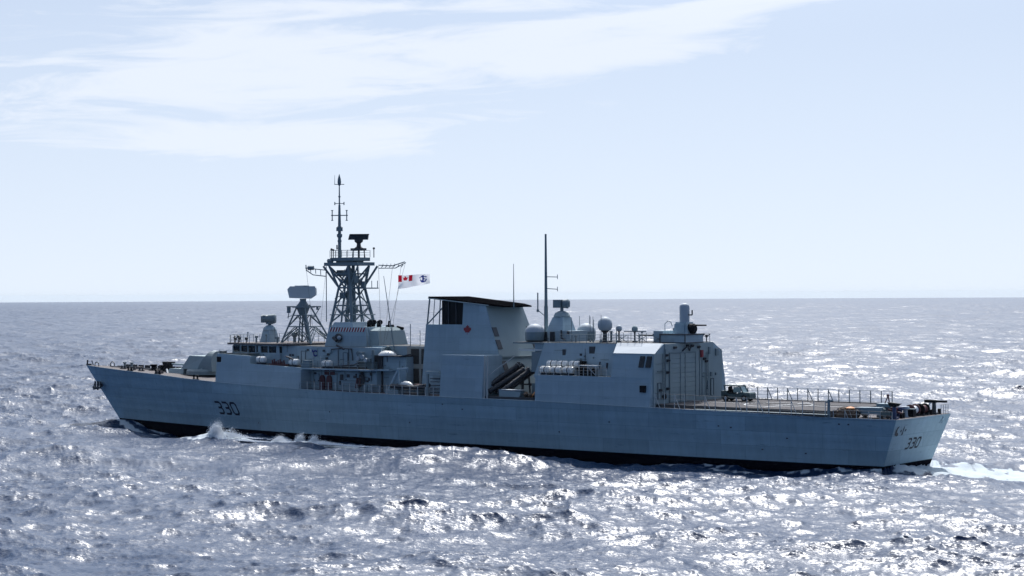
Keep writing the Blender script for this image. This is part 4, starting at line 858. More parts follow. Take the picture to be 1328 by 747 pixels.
# ---- long-range radar on its own lattice tower
lm = MB()
F4 = [(-24.2,-2.0),(-18.6,-2.0),(-18.6,2.0),(-24.2,2.0)]
cx_, cz_ = -21.9, 16.4
H4 = [(-22.5,-.5),(-21.3,-.5),(-21.3,.5),(-22.5,.5)]
for (fx_, fy_), (hx, hy) in zip(F4, H4):
    lm.tube((fx_,fy_,11.2),(hx,hy,cz_),.13,.11,7)
for k in range(4):
    a, b_, c, d_ = F4[k], F4[(k+1)%4], H4[k], H4[(k+1)%4]
    pr = None
    for z1 in (12.0,13.5,15.0):
        f1 = (z1-11.2)/(cz_-11.2); p1 = (a[0]+(c[0]-a[0])*f1, a[1]+(c[1]-a[1])*f1, z1); p2 = (b_[0]+(d_[0]-b_[0])*f1, b_[1]+(d_[1]-b_[1])*f1, z1)
        if z1 > 13: lm.tube(p1, p2, .07)
        mid = [(p1[i]+p2[i])/2 for i in range(3)]
        if pr: lm.tube(pr[0], mid, .07); lm.tube(pr[1], mid, .07)
        pr = (p1, p2)
    f1 = .15; lm.tube((a[0],a[1],11.2),((a[0]+b_[0])/2+(cx_-(a[0]+b_[0])/2)*.3,(a[1]+b_[1])/2*.7,13.2),.07); lm.tube((b_[0],b_[1],11.2),((a[0]+b_[0])/2+(cx_-(a[0]+b_[0])/2)*.3,(a[1]+b_[1])/2*.7,13.2),.07)
lm.tube((-21.2,.4,11.2),(-21.9,0,16.0),.32,.28,10); lm.tube((-22.1,-.8,11.2),(-22.1,-.3,16),.1)
lmast = P_(lm, 'radar_tower', 'mast')
q = MB(); q.box(-22.9,-20.9,-1.1,1.1,16.0,16.15); q.lathe((-22.0,0,16.0),[(.5,-1.0),(.9,0),(.75,.4),(.4,.9),(.45,1.2)],14); P_(q, 'radar_turntable', 'mast', lmast)
q = MB(); q.tube((-22.0-2.2*.79,-2.2*.61,16.15),(-22.0+2.4*.79,2.4*.61,16.15),.08); q.tube((-22-1.9*.79,-1.9*.61,15.3),(-22-1.9*.79,-1.9*.61,16.1),.26,n=10); q.tube((-22-1.5,-1.3,14.6),(-22-1.9*.79,-1.9*.61,15.3),.06); q.tube((-22+1.9*.79,1.9*.61,15.7),(-22+1.9*.79,1.9*.61,16.1),.16); q.tube((-22+2.3*.79,2.3*.61,16.1),(-20.9,.8,14.6),.06); q.tube((-22-2.1*.79,-2.1*.61,14.8),(-22-.9,-.9,15.0),.05); P_(q, 'tower_yard', 'mast', lmast)
q = MB(); c = Vector((-22.1,0,18.05)); 
q.prism([rp2 for rp2 in [c+a2*Vector((1,1,1)) if False else c+Vector(((.79*u_+.61*(-.55)), (.61*u_-.79*(-.55)), w_)) for u_, w_ in ((-1.6,.8),(-1.95,.45),(-1.7,-.75),(1.1,-.85),(1.85,-.35),(1.85,.5),(1.7,.8))]],
        [c+Vector(((.79*u_+.61*.55), (.61*u_-.79*.55), w_)) for u_, w_ in ((-1.6,.8),(-1.95,.4),(-1.7,-.75),(1.1,-.85),(1.85,-.35),(1.85,.5),(1.7,.8))])
P_(q, 'long_range_antenna', 'antenna', lmast)
q = MB(); q.box(-23.2,-21.2,-.35,.35,18.84,18.95); P_(q, 'antenna_top_beam', 'dome', lmast)

# halyards, flag pole rigging, whips
for a_, b_ in (((-10.2,1.9,21.4),(-5.0,-3.4,11.2)),((-8.4,2.6,21.3),(-4.2,-4.0,10.2)),((-7.2,3.0,21.7),(-3.2,-3.8,11.0)),((-10.2,-1.9,21.4),(-6.2,-4.4,10.4)),((-18.4,-3.0,20.8),(-15.8,-4.2,11.2)),((-15.9,-1.9,21.3),(-15.9,-3.4,11.3)),((-6.7,3.2,21.8),(-5.4,-2.0,12.0))):
    q = MB(); q.tube(a_, b_, .02, n=4); P_(q, 'signal_halyard', 'rope')
q = MB(); q.tube((-2.3,-3.8,10.1),(-4.7,-3.2,20.0),.09,.035,6); P_(q, 'whip_aerial', 'mast')
q = MB(); q.tube((-5.0,-4.6,9.0),(-6.3,-4.4,13.6),.07,.04,6); P_(q, 'whip_aerial', 'mast')
q = MB(); q.tube((14.3,-1.0,15.9),(14.3,-1.0,21.3),.07,.03,6); P_(q, 'whip_aerial', 'mast')
q = MB(); q.tube((-17.2,-3.5,13.7),(-17.2,-3.5,15.0),.05); q.path([(-16.2,-3.3,14.9),(-17.2,-3.5,14.9),(-17.2,-3.5,13.5),(-16.4,-3.3,13.5)], .05); P_(q, 'loop_aerial', 'mast')
for x, y, hh in ((-13.5,-6.9,2.0),(-12.2,-6.9,1.5),(-26.6,-6.9,3.9)):
    q = MB(); q.tube((x,y,8.4),(x,y,8.4+hh),.05); P_(q, 'whip_aerial', 'rail' if hh < 3 else 'mast')
q = MB(); q.tube((22.6,-5.2,12.0),(22.6,-5.2,12.6),.05); P_(q, 'deck_lamp', 'dark')

# ================================================================== THINGS ABOARD
# ensign streaming from the halyard
def flag():
    nx, nz = 44, 22; W_, H_ = 4.15, 1.75
    v, f, mi = [], [], []
    ax = Vector((.83,.56,0)).normalized(); pr_ = Vector((-ax.y, ax.x, 0))
    for j in range(nz+1):
        for i in range(nx+1):
            u, w = i/nx, j/nz
            sag = -.10*u + .32*u*u
            hh = H_*(1-.30*u) 
            p = ax*(W_*u*.97)*(1) + pr_*(.26*math.sin(7*u+1.3*w)*u**.5 + .11*math.sin(16*u-2.5*w)*u**.3) + Vector((0,0,-hh*w + sag - .05*math.sin(9*u)*u))
            v.append(tuple(p))
    def inside(px_, pz_, poly):
        c = False; j = len(poly)-1
        for i in range(len(poly)):
            if (poly[i][1] > pz_) != (poly[j][1] > pz_) and px_ < (poly[j][0]-poly[i][0])*(pz_-poly[i][1])/(poly[j][1]-poly[i][1])+poly[i][0]: c = not c
            j = i
        return c
    for j in range(nz):
        for i in range(nx):
            u, w = (i+.5)/nx, (j+.5)/nz
            b = j*(nx+1)+i; f.append((b,b+1,b+nx+2,b+nx+1))
            k = 0
            if w < .52:
                if u < .115 or .335 < u < .455: k = 1
                elif inside((u-.225)/.085, (.27-w)/.24, LEAF): k = 1
            dx, dz = (u-.80)/.11, (w-.42)/.38
            rr_ = dx*dx+dz*dz; sh_ = math.sin(31*u+17*w)+math.sin(23*u-29*w+1.3)
            if (abs(dx) < .2 and abs(dz) < .95) or (.45 < rr_ < .95 and dz > .1) or (abs(dz+.5) < .14 and abs(dx) < .7) or (rr_ < 1.1 and sh_ > .9): k = 2
            if u > .7 and w < .09: k = 0
            mi.append(k)
    me = bpy.data.meshes.new('ensign_flag'); me.from_pydata(v, [], f)
    for mm_ in ('flag_white','flag_red','flag_blue'): me.materials.append(MAT[mm_])
    me.polygons.foreach_set('material_index', mi); me.polygons.foreach_set('use_smooth', [True]*len(f))
    o = bpy.data.objects.new('ensign_flag', me); o.location = (-6.0, 1.0, 20.15); col.objects.link(o)
    tag(o, 'white ensign with red maple leaf canton and blue emblem streaming behind the lattice mast', 'flag')
flag()

def raft(x, y, z, label, ln=1.5, r=.42):
    root = empty('life_raft_canister', (x, y, z)); tag(root, label, 'life raft', 'white life raft canisters stowed along the port side')
    q = MB(); q.lathe((0,0,.16+r),[(r*.55,-ln/2),(r*.9,-ln/2+.08),(r,-ln/2+.2),(r,-.06)],16,'x'); q.lathe((0,0,.16+r),[(r,.06),(r,ln/2-.2),(r*.9,ln/2-.08),(r*.55,ln/2)],16,'x'); q.build('canister_shell', 'white', root, smooth=True)
    q = MB(); q.lathe((0,0,.16+r),[(r*1.04,-.06),(r*1.04,.06)],16,'x'); q.build('joint_band', 'dark', root)
    q = MB()
    for dx in (-ln*.3, ln*.3): q.box(dx-.06,dx+.06,-r*.9,r*.9,0,.2)
    q.box(-ln*.35,ln*.35,-r*.8,-r*.7,0,.12); q.box(-ln*.35,ln*.35,r*.7,r*.8,0,.12); q.build('cradle', 'dark', root)
    for dx in (-ln*.28, ln*.28):
        q = MB(); q.lathe((dx,0,.16+r),[(r*1.02,-.03),(r*1.02,.03)],16,'x'); q.build('strap', 'rail', root)
raft(-22.9,-6.8,8.72,'white canister lashed just below the bridge windows, beside the dull red hose rack')
raft(-16.9,-6.8,8.5,'white canister aft of the dull red hose rack, next to the low grey locker')
raft(-11.0,-6.9,8.42,'white canister standing alone on the ledge above the two red lockers')
for i, (x, lab) in enumerate(((23.7,''),(25.25,''),(26.95,''))):
    raft(x,-7.1,8.4,['white canister in the front row of the hangar rafts, nearest the missile launchers','white canister in the front row of the hangar rafts, middle one','white canister in the front row of the hangar rafts, nearest the pipe frame'][i],1.42,.42)
for i, x in enumerate((23.9,25.45,27.1)):
    raft(x,-6.1,9.05,['white canister in the raised back row of hangar rafts, nearest the funnel','white canister in the raised back row of hangar rafts, middle one','white canister in the raised back row of hangar rafts, nearest the pipe frame'][i],1.4,.4)
q = MB()
for x in (23.2,24.7,26.3,27.9): q.box(x-.05,x+.05,-6.5,-5.85,8.4,9.05)
P_(q, 'raft_rack', 'dark')
q = MB(); q.box(28.4,30.9,-7.3,-6.2,9.5,9.6); P_(q, 'frame_awning', 'white')
q = MB()
for x in (28.5,29.7,30.8):
    for y in (-7.25,-6.25): q.tube((x,y,8.4),(x,y,9.5),.06)
q.tube((29.7,-7.25,9.4),(30.8,-7.25,8.5),.05); P_(q, 'pipe_frame', 'rail')
q = MB(); q.box(28.8,30.1,-6.9,-6.2,8.4,9.2); P_(q, 'gear_locker', 'black'); q = MB(); q.box(28.0,28.6,-6.3,-5.9,8.4,10.0); q.tube((28.3,-6.6,8.4),(28.3,-6.6,10.1),.15); P_(q, 'gear_stand', 'black')

# small boat on the main deck
bt = empty('inflatable_boat', (2.6, -6.6, 5.55)); tag(bt, 'small inflatable boat with white bow cover stowed beside the funnel intakes', 'boat')
q = MB(); P = [(-2.6,-.55,.95),(1.2,-.7,.85),(2.6,-.35,1.05),(3.0,0,1.15),(2.6,.35,1.05),(1.2,.7,.85),(-2.6,.55,.95)]; q.path(P, .27, 8); q.build('tube', 'dark', bt, smooth=True)
q = MB(); q.hexa([(-2.4,-.2,.35),(2.6,-.05,.6),(2.6,.05,.6),(-2.4,.2,.35),(-2.5,-.6,.9),(2.7,-.3,1.0),(2.7,.3,1.0),(-2.5,.6,.9)]); q.build('hull', 'mast', bt)
q = MB(); q.lathe((-.6,0,1.0),[(.1,-1.0),(.5,-.6),(.58,0),(.45,.6),(.1,1.1)],14,'x'); q.build('bow_cover', 'white', bt, smooth=True)
q = MB(); q.box(.9,2.4,-.4,.4,1.0,1.25); q.build('console', 'dred', bt)
q = MB(); q.box(-1.8,-1.6,-.6,.6,0,.6); q.box(1.6,1.8,-.6,.6,0,.6); q.build('cradle', 'mast', bt)

# grey generator box in front of the launchers
gb = empty('white_deck_chest', (18.9,-7.2,5.45)); tag(gb, 'long pale chest with sloping ends on deck below the missile canisters', 'chest')
q = MB(); q.hexa([(-1.6,-.5,.12),(1.3,-.5,.12),(1.3,.5,.12),(-1.6,.5,.12),(-1.6,-.5,1.05),(1.6,-.5,.95),(1.6,.5,.95),(-1.6,.5,1.05)]); q.build('chest_body', 'light', gb)
q = MB(); q.box(-1.65,1.68,-.55,.55,1.06,1.12); q.build('chest_lid', 'dome', gb)
q = MB(); q.box(-1.4,-1.1,-.45,.45,0,.12); q.box(.9,1.2,-.45,.45,0,.12); q.build('chest_feet', 'dark', gb)
ob = empty('gear_pile', (21.4,-7.0,5.45)); tag(ob, 'dark heap of ropes and gear at the foot of the hangar corner', 'gear')
q = MB()
rnd = random.Random(3)
for k in range(9): q.sphere((rnd.uniform(-.9,.9),rnd.uniform(-.5,.4),rnd.uniform(.15,.7)), rnd.uniform(.2,.38), 8, .8)
q.build('rope_bundle', 'brown', ob); q = MB(); q.lathe((-.3,-.3,.0),[(.4,0),(.4,.15),(.25,.2)],14); q.tube((.4,-.4,.3),(.9,-.4,.9),.08); q.build('rope_coil', 'orange', ob)

# tractor on the flight deck
tr = empty('deck_tractor', (42.9, 3.2, 5.505), R(4)); tag(tr, 'low green towing tractor with windscreen parked on the flight deck beside the hangar', 'tractor')
q = MB(); q.box(-1.7,1.9,-.75,.75,.3,.85); q.frus(.3,1.9,-.75,.75,.85,.5,1.8,-.65,.65,1.0); q.box(-1.7,-1.0,-.75,.75,.85,1.15); q.build('body', 'green', tr)
q = MB(); q.path([(-1.2,-.65,.85),(-1.35,-.65,1.75),(.6,-.65,1.7),(1.0,-.65,.95)],.07); q.path([(-1.2,.65,.85),(-1.35,.65,1.75),(.6,.65,1.7),(1.0,.65,.95)],.07); q.box(-1.4,.65,-.7,.7,1.68,1.8); q.build('cab_frame', 'green', tr)
q = MB(); q.hexa([(.93,-.62,.98),(.97,-.62,.98),(.97,.62,.98),(.93,.62,.98),(.56,-.62,1.66),(.6,-.62,1.66),(.6,.62,1.66),(.56,.62,1.66)]); q.box(-.2,.75,-.66,-.63,1.0,1.6); q.build('windscreen', 'teal', tr)
q = MB(); q.box(-.9,-.3,-.4,.4,.85,1.3); q.box(-1.0,-.85,-.4,.4,1.0,1.6); q.build('seat', 'black', tr)
for x in (-1.1,1.2):
    for y in (-.72,.72):
        q = MB(); q.lathe((x,y,.36),[(.36,-.14),(.36,.14)],16,'y'); w = q.build('wheel', 'rubber', tr); q = MB(); q.lathe((x,y*1.02,.36),[(.18,-.15),(.18,.15)],12,'y'); q.build('rim', 'rail', w)

# quarterdeck clutter
ta = empty('tarpaulin_bundle', (61.3,-5.9,4.84)); tag(ta, 'large brown tarpaulin bundle tied down at the forward corner of the quarterdeck', 'tarpaulin')
q = MB(); nu, nv = 28, 12; rnd = random.Random(5)
base = q.pts([(1.2*math.cos(2*math.pi*i/nu)*math.cos(math.pi/2*j/nv)**.55*(1+.07*math.sin(5*i+j)), .8*math.sin(2*math.pi*i/nu)*math.cos(math.pi/2*j/nv)**.55, 1.0*math.sin(math.pi/2*j/nv)**.8*(1+.08*math.sin(i*1.7+j*2.3))) for j in range(nv) for i in range(nu)])
for j in range(nv-1):
    for i in range(nu): q.face((base+j*nu+i, base+j*nu+(i+1)%nu, base+(j+1)*nu+(i+1)%nu, base+(j+1)*nu+i))
q.face([base+(nv-1)*nu+i for i in range(nu)]); q.build('canvas_cover', 'brown', ta)
q = MB(); q.sphere((.5,-.1,.95),.45,12,.4); q.build('orange_float', 'orange', ta, smooth=True)
q = MB(); q.path([(-1.1,-.6,.05),(-.7,-.5,1.0),(-.2,-.75,.05)],.03); q.path([(.6,-.7,1.0),(1.0,-.8,.05)],.04); q.build('lashing', 'rope', ta)
tl = empty('equipment_trailer', (63.4,-4.9,4.82)); tag(tl, 'long grey covered trailer on one wheel pair beside the brown bundle', 'trailer')
q = MB(); q.hexa([(-1.2,-.7,.55),(1.5,-.7,.5),(1.5,.7,.5),(-1.2,.7,.55),(-1.3,-.65,1.05),(1.4,-.6,1.1),(1.4,.6,1.1),(-1.3,.65,1.05)]); q.build('trailer_body', 'blueg', tl)
q = MB(); q.box(-1.15,1.55,-.72,.72,.4,.5); q.tube((1.5,0,.45),(2.1,0,.25),.06); q.build('chassis', 'rail', tl)
for y in (-.95,.95):
    q = MB(); q.lathe((-1.0,y,.42),[(.42,-.13),(.42,.13)],18,'y'); w = q.build('wheel', 'rubber', tl); q = MB(); q.lathe((-1.0,y*1.01,.42),[(.16,-.14),(.16,.14)],12,'y'); q.build('rim', 'rail', w)
ct = empty('green_pump_cart', (65.5,-5.4,4.82)); tag(ct, 'small green pump cart between the grey trailer and the stern corner', 'cart')
q = MB(); q.box(-.6,.5,-.3,.3,.3,.7); q.tube((-.3,0,.7),(-.2,0,1.0),.15); q.build('pump_body', 'green', ct)
for x in (-.4,.35): q = MB(); q.lathe((x,-.32,.2),[(.2,-.06),(.2,.06)],12,'y'); q.build('wheel', 'rubber', ct)
rs = empty('red_stand', (65.6,-3.9,4.82)); tag(rs, 'red trestle stand with crossed legs beside the blue-grey cabin', 'stand')
q = MB(); q.tube((-.5,-.2,0),(.3,.2,1.0),.09); q.tube((.4,-.2,0),(-.4,.2,1.0),.09); q.build('leg_frame', 'red', rs); q = MB(); q.tube((-.6,0,.85),(.9,0,.5),.1); q.box(-.3,.3,-.2,.2,.95,1.1); q.build('cross_beam', 'dred', rs)
cbn = empty('winch_cabin', (64.3,-2.6,4.82)); tag(cbn, 'square blue-grey cabin standing amid the quarterdeck gear', 'cabin')
q = MB(); q.box(-.9,.9,-.8,.8,0,1.3); q.box(-.95,.95,-.85,.85,1.3,1.38); q.build('cabin_walls', 'blueg', cbn)
q = MB(); q.box(-.55,.55,-.86,-.8,.7,1.05); q.build('window_slot', 'dark', cbn)
q = MB(); q.tube((-.25,-.2,1.36),(0,0,2.15),.06); q.tube((.3,-.2,1.36),(.05,0,2.15),.06); q.tube((0,.35,1.36),(0,0,2.15),.06); q.sphere((0,0,2.2),.16,8); q.build('roof_tripod', 'dred', cbn)
for i, (x, y, lab, m1, m2) in enumerate(((65.9,.2,'pale drum of mooring rope between red flanges near the stern centre','jacket','dred'),(66.1,2.0,'dull red reel standing right beside the black flange at the stern','dred','black'))):
    rl = empty('rope_reel', (x-.2, y, 4.82)); tag(rl, lab, 'reel')
    q = MB(); q.lathe((0,0,.62),[(.42,-.55),(.42,.55)],16,'y'); q.build('drum', m1, rl, smooth=True)
    for yy in (-.6,.6): q = MB(); q.lathe((0,yy,.62),[(.6,-.05),(.6,.05)],18,'y'); q.build('flange', m2, rl)
    q = MB(); q.box(-.5,.5,-.65,-.5,0,.25); q.box(-.5,.5,.5,.65,0,.25); q.build('frame', 'dark', rl)
for x, y, lab, mt in ((64.9,1.6,'low white crate behind the rope reels at the stern','white'),(66.0,-.9,'small black crate on the stern edge left of the rope reels','black'),(64.2,3.6,'low grey crate near the far rail of the quarterdeck','light')):
    ce = empty('deck_crate', (x, y, 4.82)); tag(ce, lab, 'crate', 'crates on the quarterdeck')
    q = MB(); q.box(-.45,.45,-.35,.35,.04,.75); q.build('crate_body', mt, ce); q = MB(); q.box(-.48,.48,-.38,.38,.75,.82); q.build('crate_lid', 'mast', ce)

# ================================================================== SEA
RE = 6.371e6
SEA_Z = -0.75
def fft_tile(Lt, Nn, wind_deg, lmin, lmax, lp, hs, chop, seed, spread=2.0):
    """random directional sea on a periodic tile: height, choppy shifts"""
    rng = np.random.default_rng(seed)
    k1 = 2*np.pi*np.fft.fftfreq(Nn, Lt/Nn)
    kx, ky = np.meshgrid(k1, k1, indexing='xy'); k = np.hypot(kx, ky); k[0,0] = 1e-6
    kp = 2*np.pi/lp
    S = np.exp(-1.25*(kp/k)**2)/k**4 * (3.3**np.exp(-((np.sqrt(k/kp)-1)**2)/(2*.09)))**.6
    th = np.arctan2(ky, kx)-R(wind_deg); D = np.abs(np.cos(th/1))**spread*(np.cos(th) > -.2) + .06
    S = S*D*(k > 2*np.pi/lmax)*(k < 2*np.pi/lmin); S[0,0] = 0
    a = (rng.normal(size=(Nn,Nn))+1j*rng.normal(size=(Nn,Nn)))*np.sqrt(S)
    hgt = np.real(np.fft.ifft2(a)); sc = hs/4/hgt.std(); a *= sc
    hgt = hgt*sc
    dx = np.real(np.fft.ifft2(1j*kx/k*a))*chop; dy = np.real(np.fft.ifft2(1j*ky/k*a))*chop
    Jxx = np.real(np.fft.ifft2(-kx*kx/k*a))*chop; Jyy = np.real(np.fft.ifft2(-ky*ky/k*a))*chop
    J = (1+Jxx)*(1+Jyy)
    return hgt, dx, dy, J
def sample(T, Lt, ang, X, Y, ox=0., oy=0.):
    c, s = math.cos(R(ang)), math.sin(R(ang)); Nn = T[0].shape[0]
    u = ((c*X+s*Y+ox)/Lt*Nn) % Nn; v = ((-s*X+c*Y+oy)/Lt*Nn) % Nn
    i = np.floor(u).astype(int) % Nn; j = np.floor(v).astype(int) % Nn; fu = u-np.floor(u); fv = v-np.floor(v)
    i2, j2 = (i+1) % Nn, (j+1) % Nn
    out = [t[j,i]*(1-fu)*(1-fv)+t[j,i2]*fu*(1-fv)+t[j2,i]*(1-fu)*fv+t[j2,i2]*fu*fv for t in T]
    hx, dx, dy, J = out
    return hx, c*dx-s*dy, s*dx+c*dy, J
WIND = -72.0    # heading the waves run towards (degrees from +X)
tA = fft_tile(512., 1024, WIND, 3.0, 140., 40., 1.8, 1.2, 11, 4.0)
tB = fft_tile(97., 1024, WIND, .45, 14., 9., .46, 1.15, 12, 2.5)
tC = fft_tile(61., 1024, WIND, .30, 7., 3.2, .21, 1.0, 13, 1.0)
Hc, fp = CAM[2], 1843.0
rs_ = [55.0]
while rs_[-1] < 21000:
    r = rs_[-1]; d = r*r/(Hc*fp)*.55
    if r < 90: d = .25
    if r < 420: d = min(d, .9)
    elif r < 7000: d = min(d, .9*(r/420.)**1.6, 5.5*max(1., r/2600))
    d = min(d, r*.03); rs_.append(r+d)
rs_ = np.array([1., 8., 20., 32., 42., 49.]+rs_)
half = R(16.6)
core = np.linspace(-half, half, 1250)
side = half + np.concatenate([np.linspace(.0006, R(9), 120)[1:], R(9)+np.linspace(R(1), math.pi-half-R(9), 90)])
angs = np.concatenate([-side[::-1], core, side])
ang0 = YAW   # sector centred on the camera heading
aa, rr = np.meshgrid(angs, rs_)
X = CAM[0] - rr*np.sin(ang0-aa)*1.0; Y = CAM[1] + rr*np.cos(ang0-aa)
X = CAM[0] + rr*np.sin(aa-ang0); Y = CAM[1] + rr*np.cos(aa-ang0)
dr = np.gradient(rs_)[:,None]*np.ones_like(aa)
da = rr*np.gradient(angs)[None,:]
sp_ = np.maximum(dr, da)
Z = np.zeros_like(X); DX = np.zeros_like(X); DY = np.zeros_like(X); JJ = np.ones_like(X)
for T, Lt, an_, wl, ox in ((tA,512.,0.,9.,0.),(tB,97.,11.,3.6,13.),(tC,61.,-23.,1.6,40.)):
    wgt = np.clip(1.6-sp_/wl, 0, 1); msk = wgt.max(axis=1) > 0
    hh, dx, dy, J = sample(T, Lt, an_, X[msk], Y[msk], ox, ox*2)
    # gusts: patches of rougher and calmer chop
    g = 1.0
    if Lt < 200: g = .75+.5*(.5+.5*np.sin(X[msk]*.043+1.3*np.sin(Y[msk]*.021))*np.sin(Y[msk]*.037+X[msk]*.013+2))
    Z[msk] += hh*wgt[msk]*g; DX[msk] += dx*wgt[msk]*g; DY[msk] += dy*wgt[msk]*g; JJ[msk] += (J-1)*wgt[msk]
# waves made by the hull itself
def bump(cx_, cy_, lx, ly, a, rot=0.):
    c, s = math.cos(R(rot)), math.sin(R(rot)); u = (c*(X-cx_)+s*(Y-cy_))/lx; v = (-s*(X-cx_)+c*(Y-cy_))/ly
    return a*np.exp(-u*u-v*v)
near = (np.abs(X) < 130) & (np.abs(Y) < 90)
hb_ = np.interp(np.clip(X, -59.3, 65.3), [a for a, b in BW], [b for a, b in BW])
dist = np.abs(Y)-hb_                    # distance out from the waterline
dist = np.where(X > 65.3, np.abs(Y)+np.abs(X-65.3), dist)
side_m = np.exp(-np.clip(dist, 0, None)/np.where(X < -30, 6.5, 4.0))*near
prof_x = [-75,-64,-58,-50,-43,-36,-30,-24,-17,-10,-3,5,14,22,32,40,47,53,60,66,75]
prof_z = [0,.0,-.1,-.75,-1.0,-.7,.2,.6,.1,.15,.1,-.1,-.15,-.7,-.75,+.2,.75,.85,.95,.85,0]
Z += np.interp(X, prof_x, prof_z)*side_m
Z += bump(-23.5,-13.5,3.2,3.2,.55)+bump(-11.5,-13.0,3,2.2,.45)+bump(-8,-12.5,2,2,.3)
Z += bump(67.,2.,4.5,10.,.6)
Z -= rr*rr/(2*RE)
Xd, Yd = X+DX, Y+DY
# keep the water out of the hull's inside near the waterline
zz = SEA_Z+Z
# ---- foam
rng = np.random.default_rng(5)
def vnoise(scale, seed, ax=1.0, rot=0.):
    r2 = np.random.default_rng(seed); G = r2.random((256,256)); c, s = math.cos(R(rot)), math.sin(R(rot))
    u = (c*Xd+s*Yd)/scale/ax; v = (-s*Xd+c*Yd)/scale; i = np.floor(u).astype(int); j = np.floor(v).astype(int); fu = u-i; fv = v-j; fu = fu*fu*(3-2*fu); fv = fv*fv*(3-2*fv)
    g = lambda a, b: G[b % 256, a % 256]
    return g(i,j)*(1-fu)*(1-fv)+g(i+1,j)*fu*(1-fv)+g(i,j+1)*(1-fu)*fv+g(i+1,j+1)*fu*fv
n_a = vnoise(.7, 1)*.5+vnoise(1.9, 2)*.3+vnoise(.33, 3)*.2
foam = np.clip((.30-JJ)*1.6, 0, 1)*np.clip((n_a-.42)*5, 0, 1)*.9
def patch(cx_, cy_, lx, ly, rot=0., th=.45, k=5.): 
    m_ = bump(cx_, cy_, lx, ly, 1.0, rot); return np.clip((m_*1.35-.25+(n_a-th))*k*.5, 0, 1)*(m_ > .03)
foam = np.maximum(foam, patch(-23.3,-14.0,3.4,1.5,12))
foam = np.maximum(foam, patch(-19.5,-13.6,3.2,.8,14))
foam = np.maximum(foam, patch(-12.0,-13.2,2.2,.7,10)); foam = np.maximum(foam, patch(-8.0,-12.8,2.5,.6,10))
foam = np.maximum(foam, patch(-3.0,-12.4,5,.5,8,.52)*.8)
foam = np.maximum(foam, patch(-50.,-4.6,7,.6,-14,.5)*.7)
for k_ in range(9):
    foam = np.maximum(foam, patch(-30+10*k_, -8.3-.3*math.sin(k_), 4.2, .35, 0, .55)*.5)
foam = np.maximum(foam, (np.abs(dist-.35) < .55)*near*(X > -58)*(X < 66)*np.clip((n_a-.50)*6, 0, 1)*.55)
# propeller wake: broad churned lane astern
wy = 2.0+.30*(X-65); wl_ = (X > 63.5)*np.exp(-((Y-wy)/(7.0+.03*np.clip(X-65,0,None)))**4)*np.exp(-np.clip(X-67,0,None)/160.)
foam = np.maximum(foam, np.clip((wl_*1.1-.55+(n_a-.45)*1.6)*2.2, 0, 1)*(wl_ > .05))
zz += wl_*(.12*(n_a-.5)*2+.1)
foam = np.clip(foam, 0, 1)
nr, na = X.shape
V = np.stack([Xd, Yd, zz], -1).reshape(-1,3).astype(np.float32)
ii = (np.arange(nr-1)[:,None]*na+np.arange(na-1)[None,:])
Q = np.stack([ii, ii+1, ii+na+1, ii+na], -1).reshape(-1,4)[:, ::-1].astype(np.int32)
me = bpy.data.meshes.new('sea')
me.vertices.add(len(V)); me.vertices.foreach_set('co', V.ravel())
me.loops.add(Q.size); me.loops.foreach_set('vertex_index', Q.ravel())
me.polygons.add(len(Q)); me.polygons.foreach_set('loop_start', np.arange(0, Q.size, 4, dtype=np.int32))
try: me.polygons.foreach_set('loop_total', np.full(len(Q), 4, dtype=np.int32))
except Exception: pass
me.polygons.foreach_set('use_smooth', np.ones(len(Q), dtype=bool))
at_ = me.attributes.new('foam', 'FLOAT', 'POINT'); at_.data.foreach_set('value', foam.ravel().astype(np.float32))
me.update(calc_edges=True)
sea = bpy.data.objects.new('sea', me); col.objects.link(sea); sea['kind'] = 'structure'

m, t, p = new_mat('sea_water')
MAT['sea'] = m
p.inputs['Base Color'].default_value = (0.004, 0.025, 0.075, 1); p.inputs['IOR'].default_value = 1.34
tcn = N(t, 'ShaderNodeTexCoord'); geo = N(t, 'ShaderNodeNewGeometry')
def nvec(scale, stretch, detail, amp, rot=0.0, rough=.6):
    mp = N(t, 'ShaderNodeMapping'); mp.inputs['Rotation'].default_value = (0,0,R(rot)); mp.inputs['Scale'].default_value = (scale*stretch, scale, scale)
    L(t, tcn.outputs['Object'], mp.inputs[0])
    n = N(t, 'ShaderNodeTexNoise', i_Scale=1.0, i_Detail=detail, i_Roughness=rough); L(t, mp.outputs[0], n.inputs['Vector'])
    s = N(t, 'ShaderNodeVectorMath', operation='SUBTRACT'); s.inputs[1].default_value = (.5,.5,.5); L(t, n.outputs['Color'], s.inputs[0])
    k = N(t, 'ShaderNodeVectorMath', operation='MULTIPLY'); k.inputs[1].default_value = (amp, amp, 0); L(t, s.outputs[0], k.inputs[0])
    return k.outputs[0]
# distance from the viewpoint of the photo is not used: the same wavelets everywhere
def add(a, b):
    n = N(t, 'ShaderNodeVectorMath', operation='ADD'); L(t, a, n.inputs[0]); L(t, b, n.inputs[1]); return n.outputs[0]
s_all = nvec(12.0, .45, 2, .85, -38)
for a_ in ((4.5, .40, 4, .95, -38), (1.6, .3, 4, .50, -32), (.40, .35, 4, .44, -44), (.14, .4, 4, .44, -38), (.045, .4, 4, .36, -30)): s_all = add(s_all, nvec(*a_))
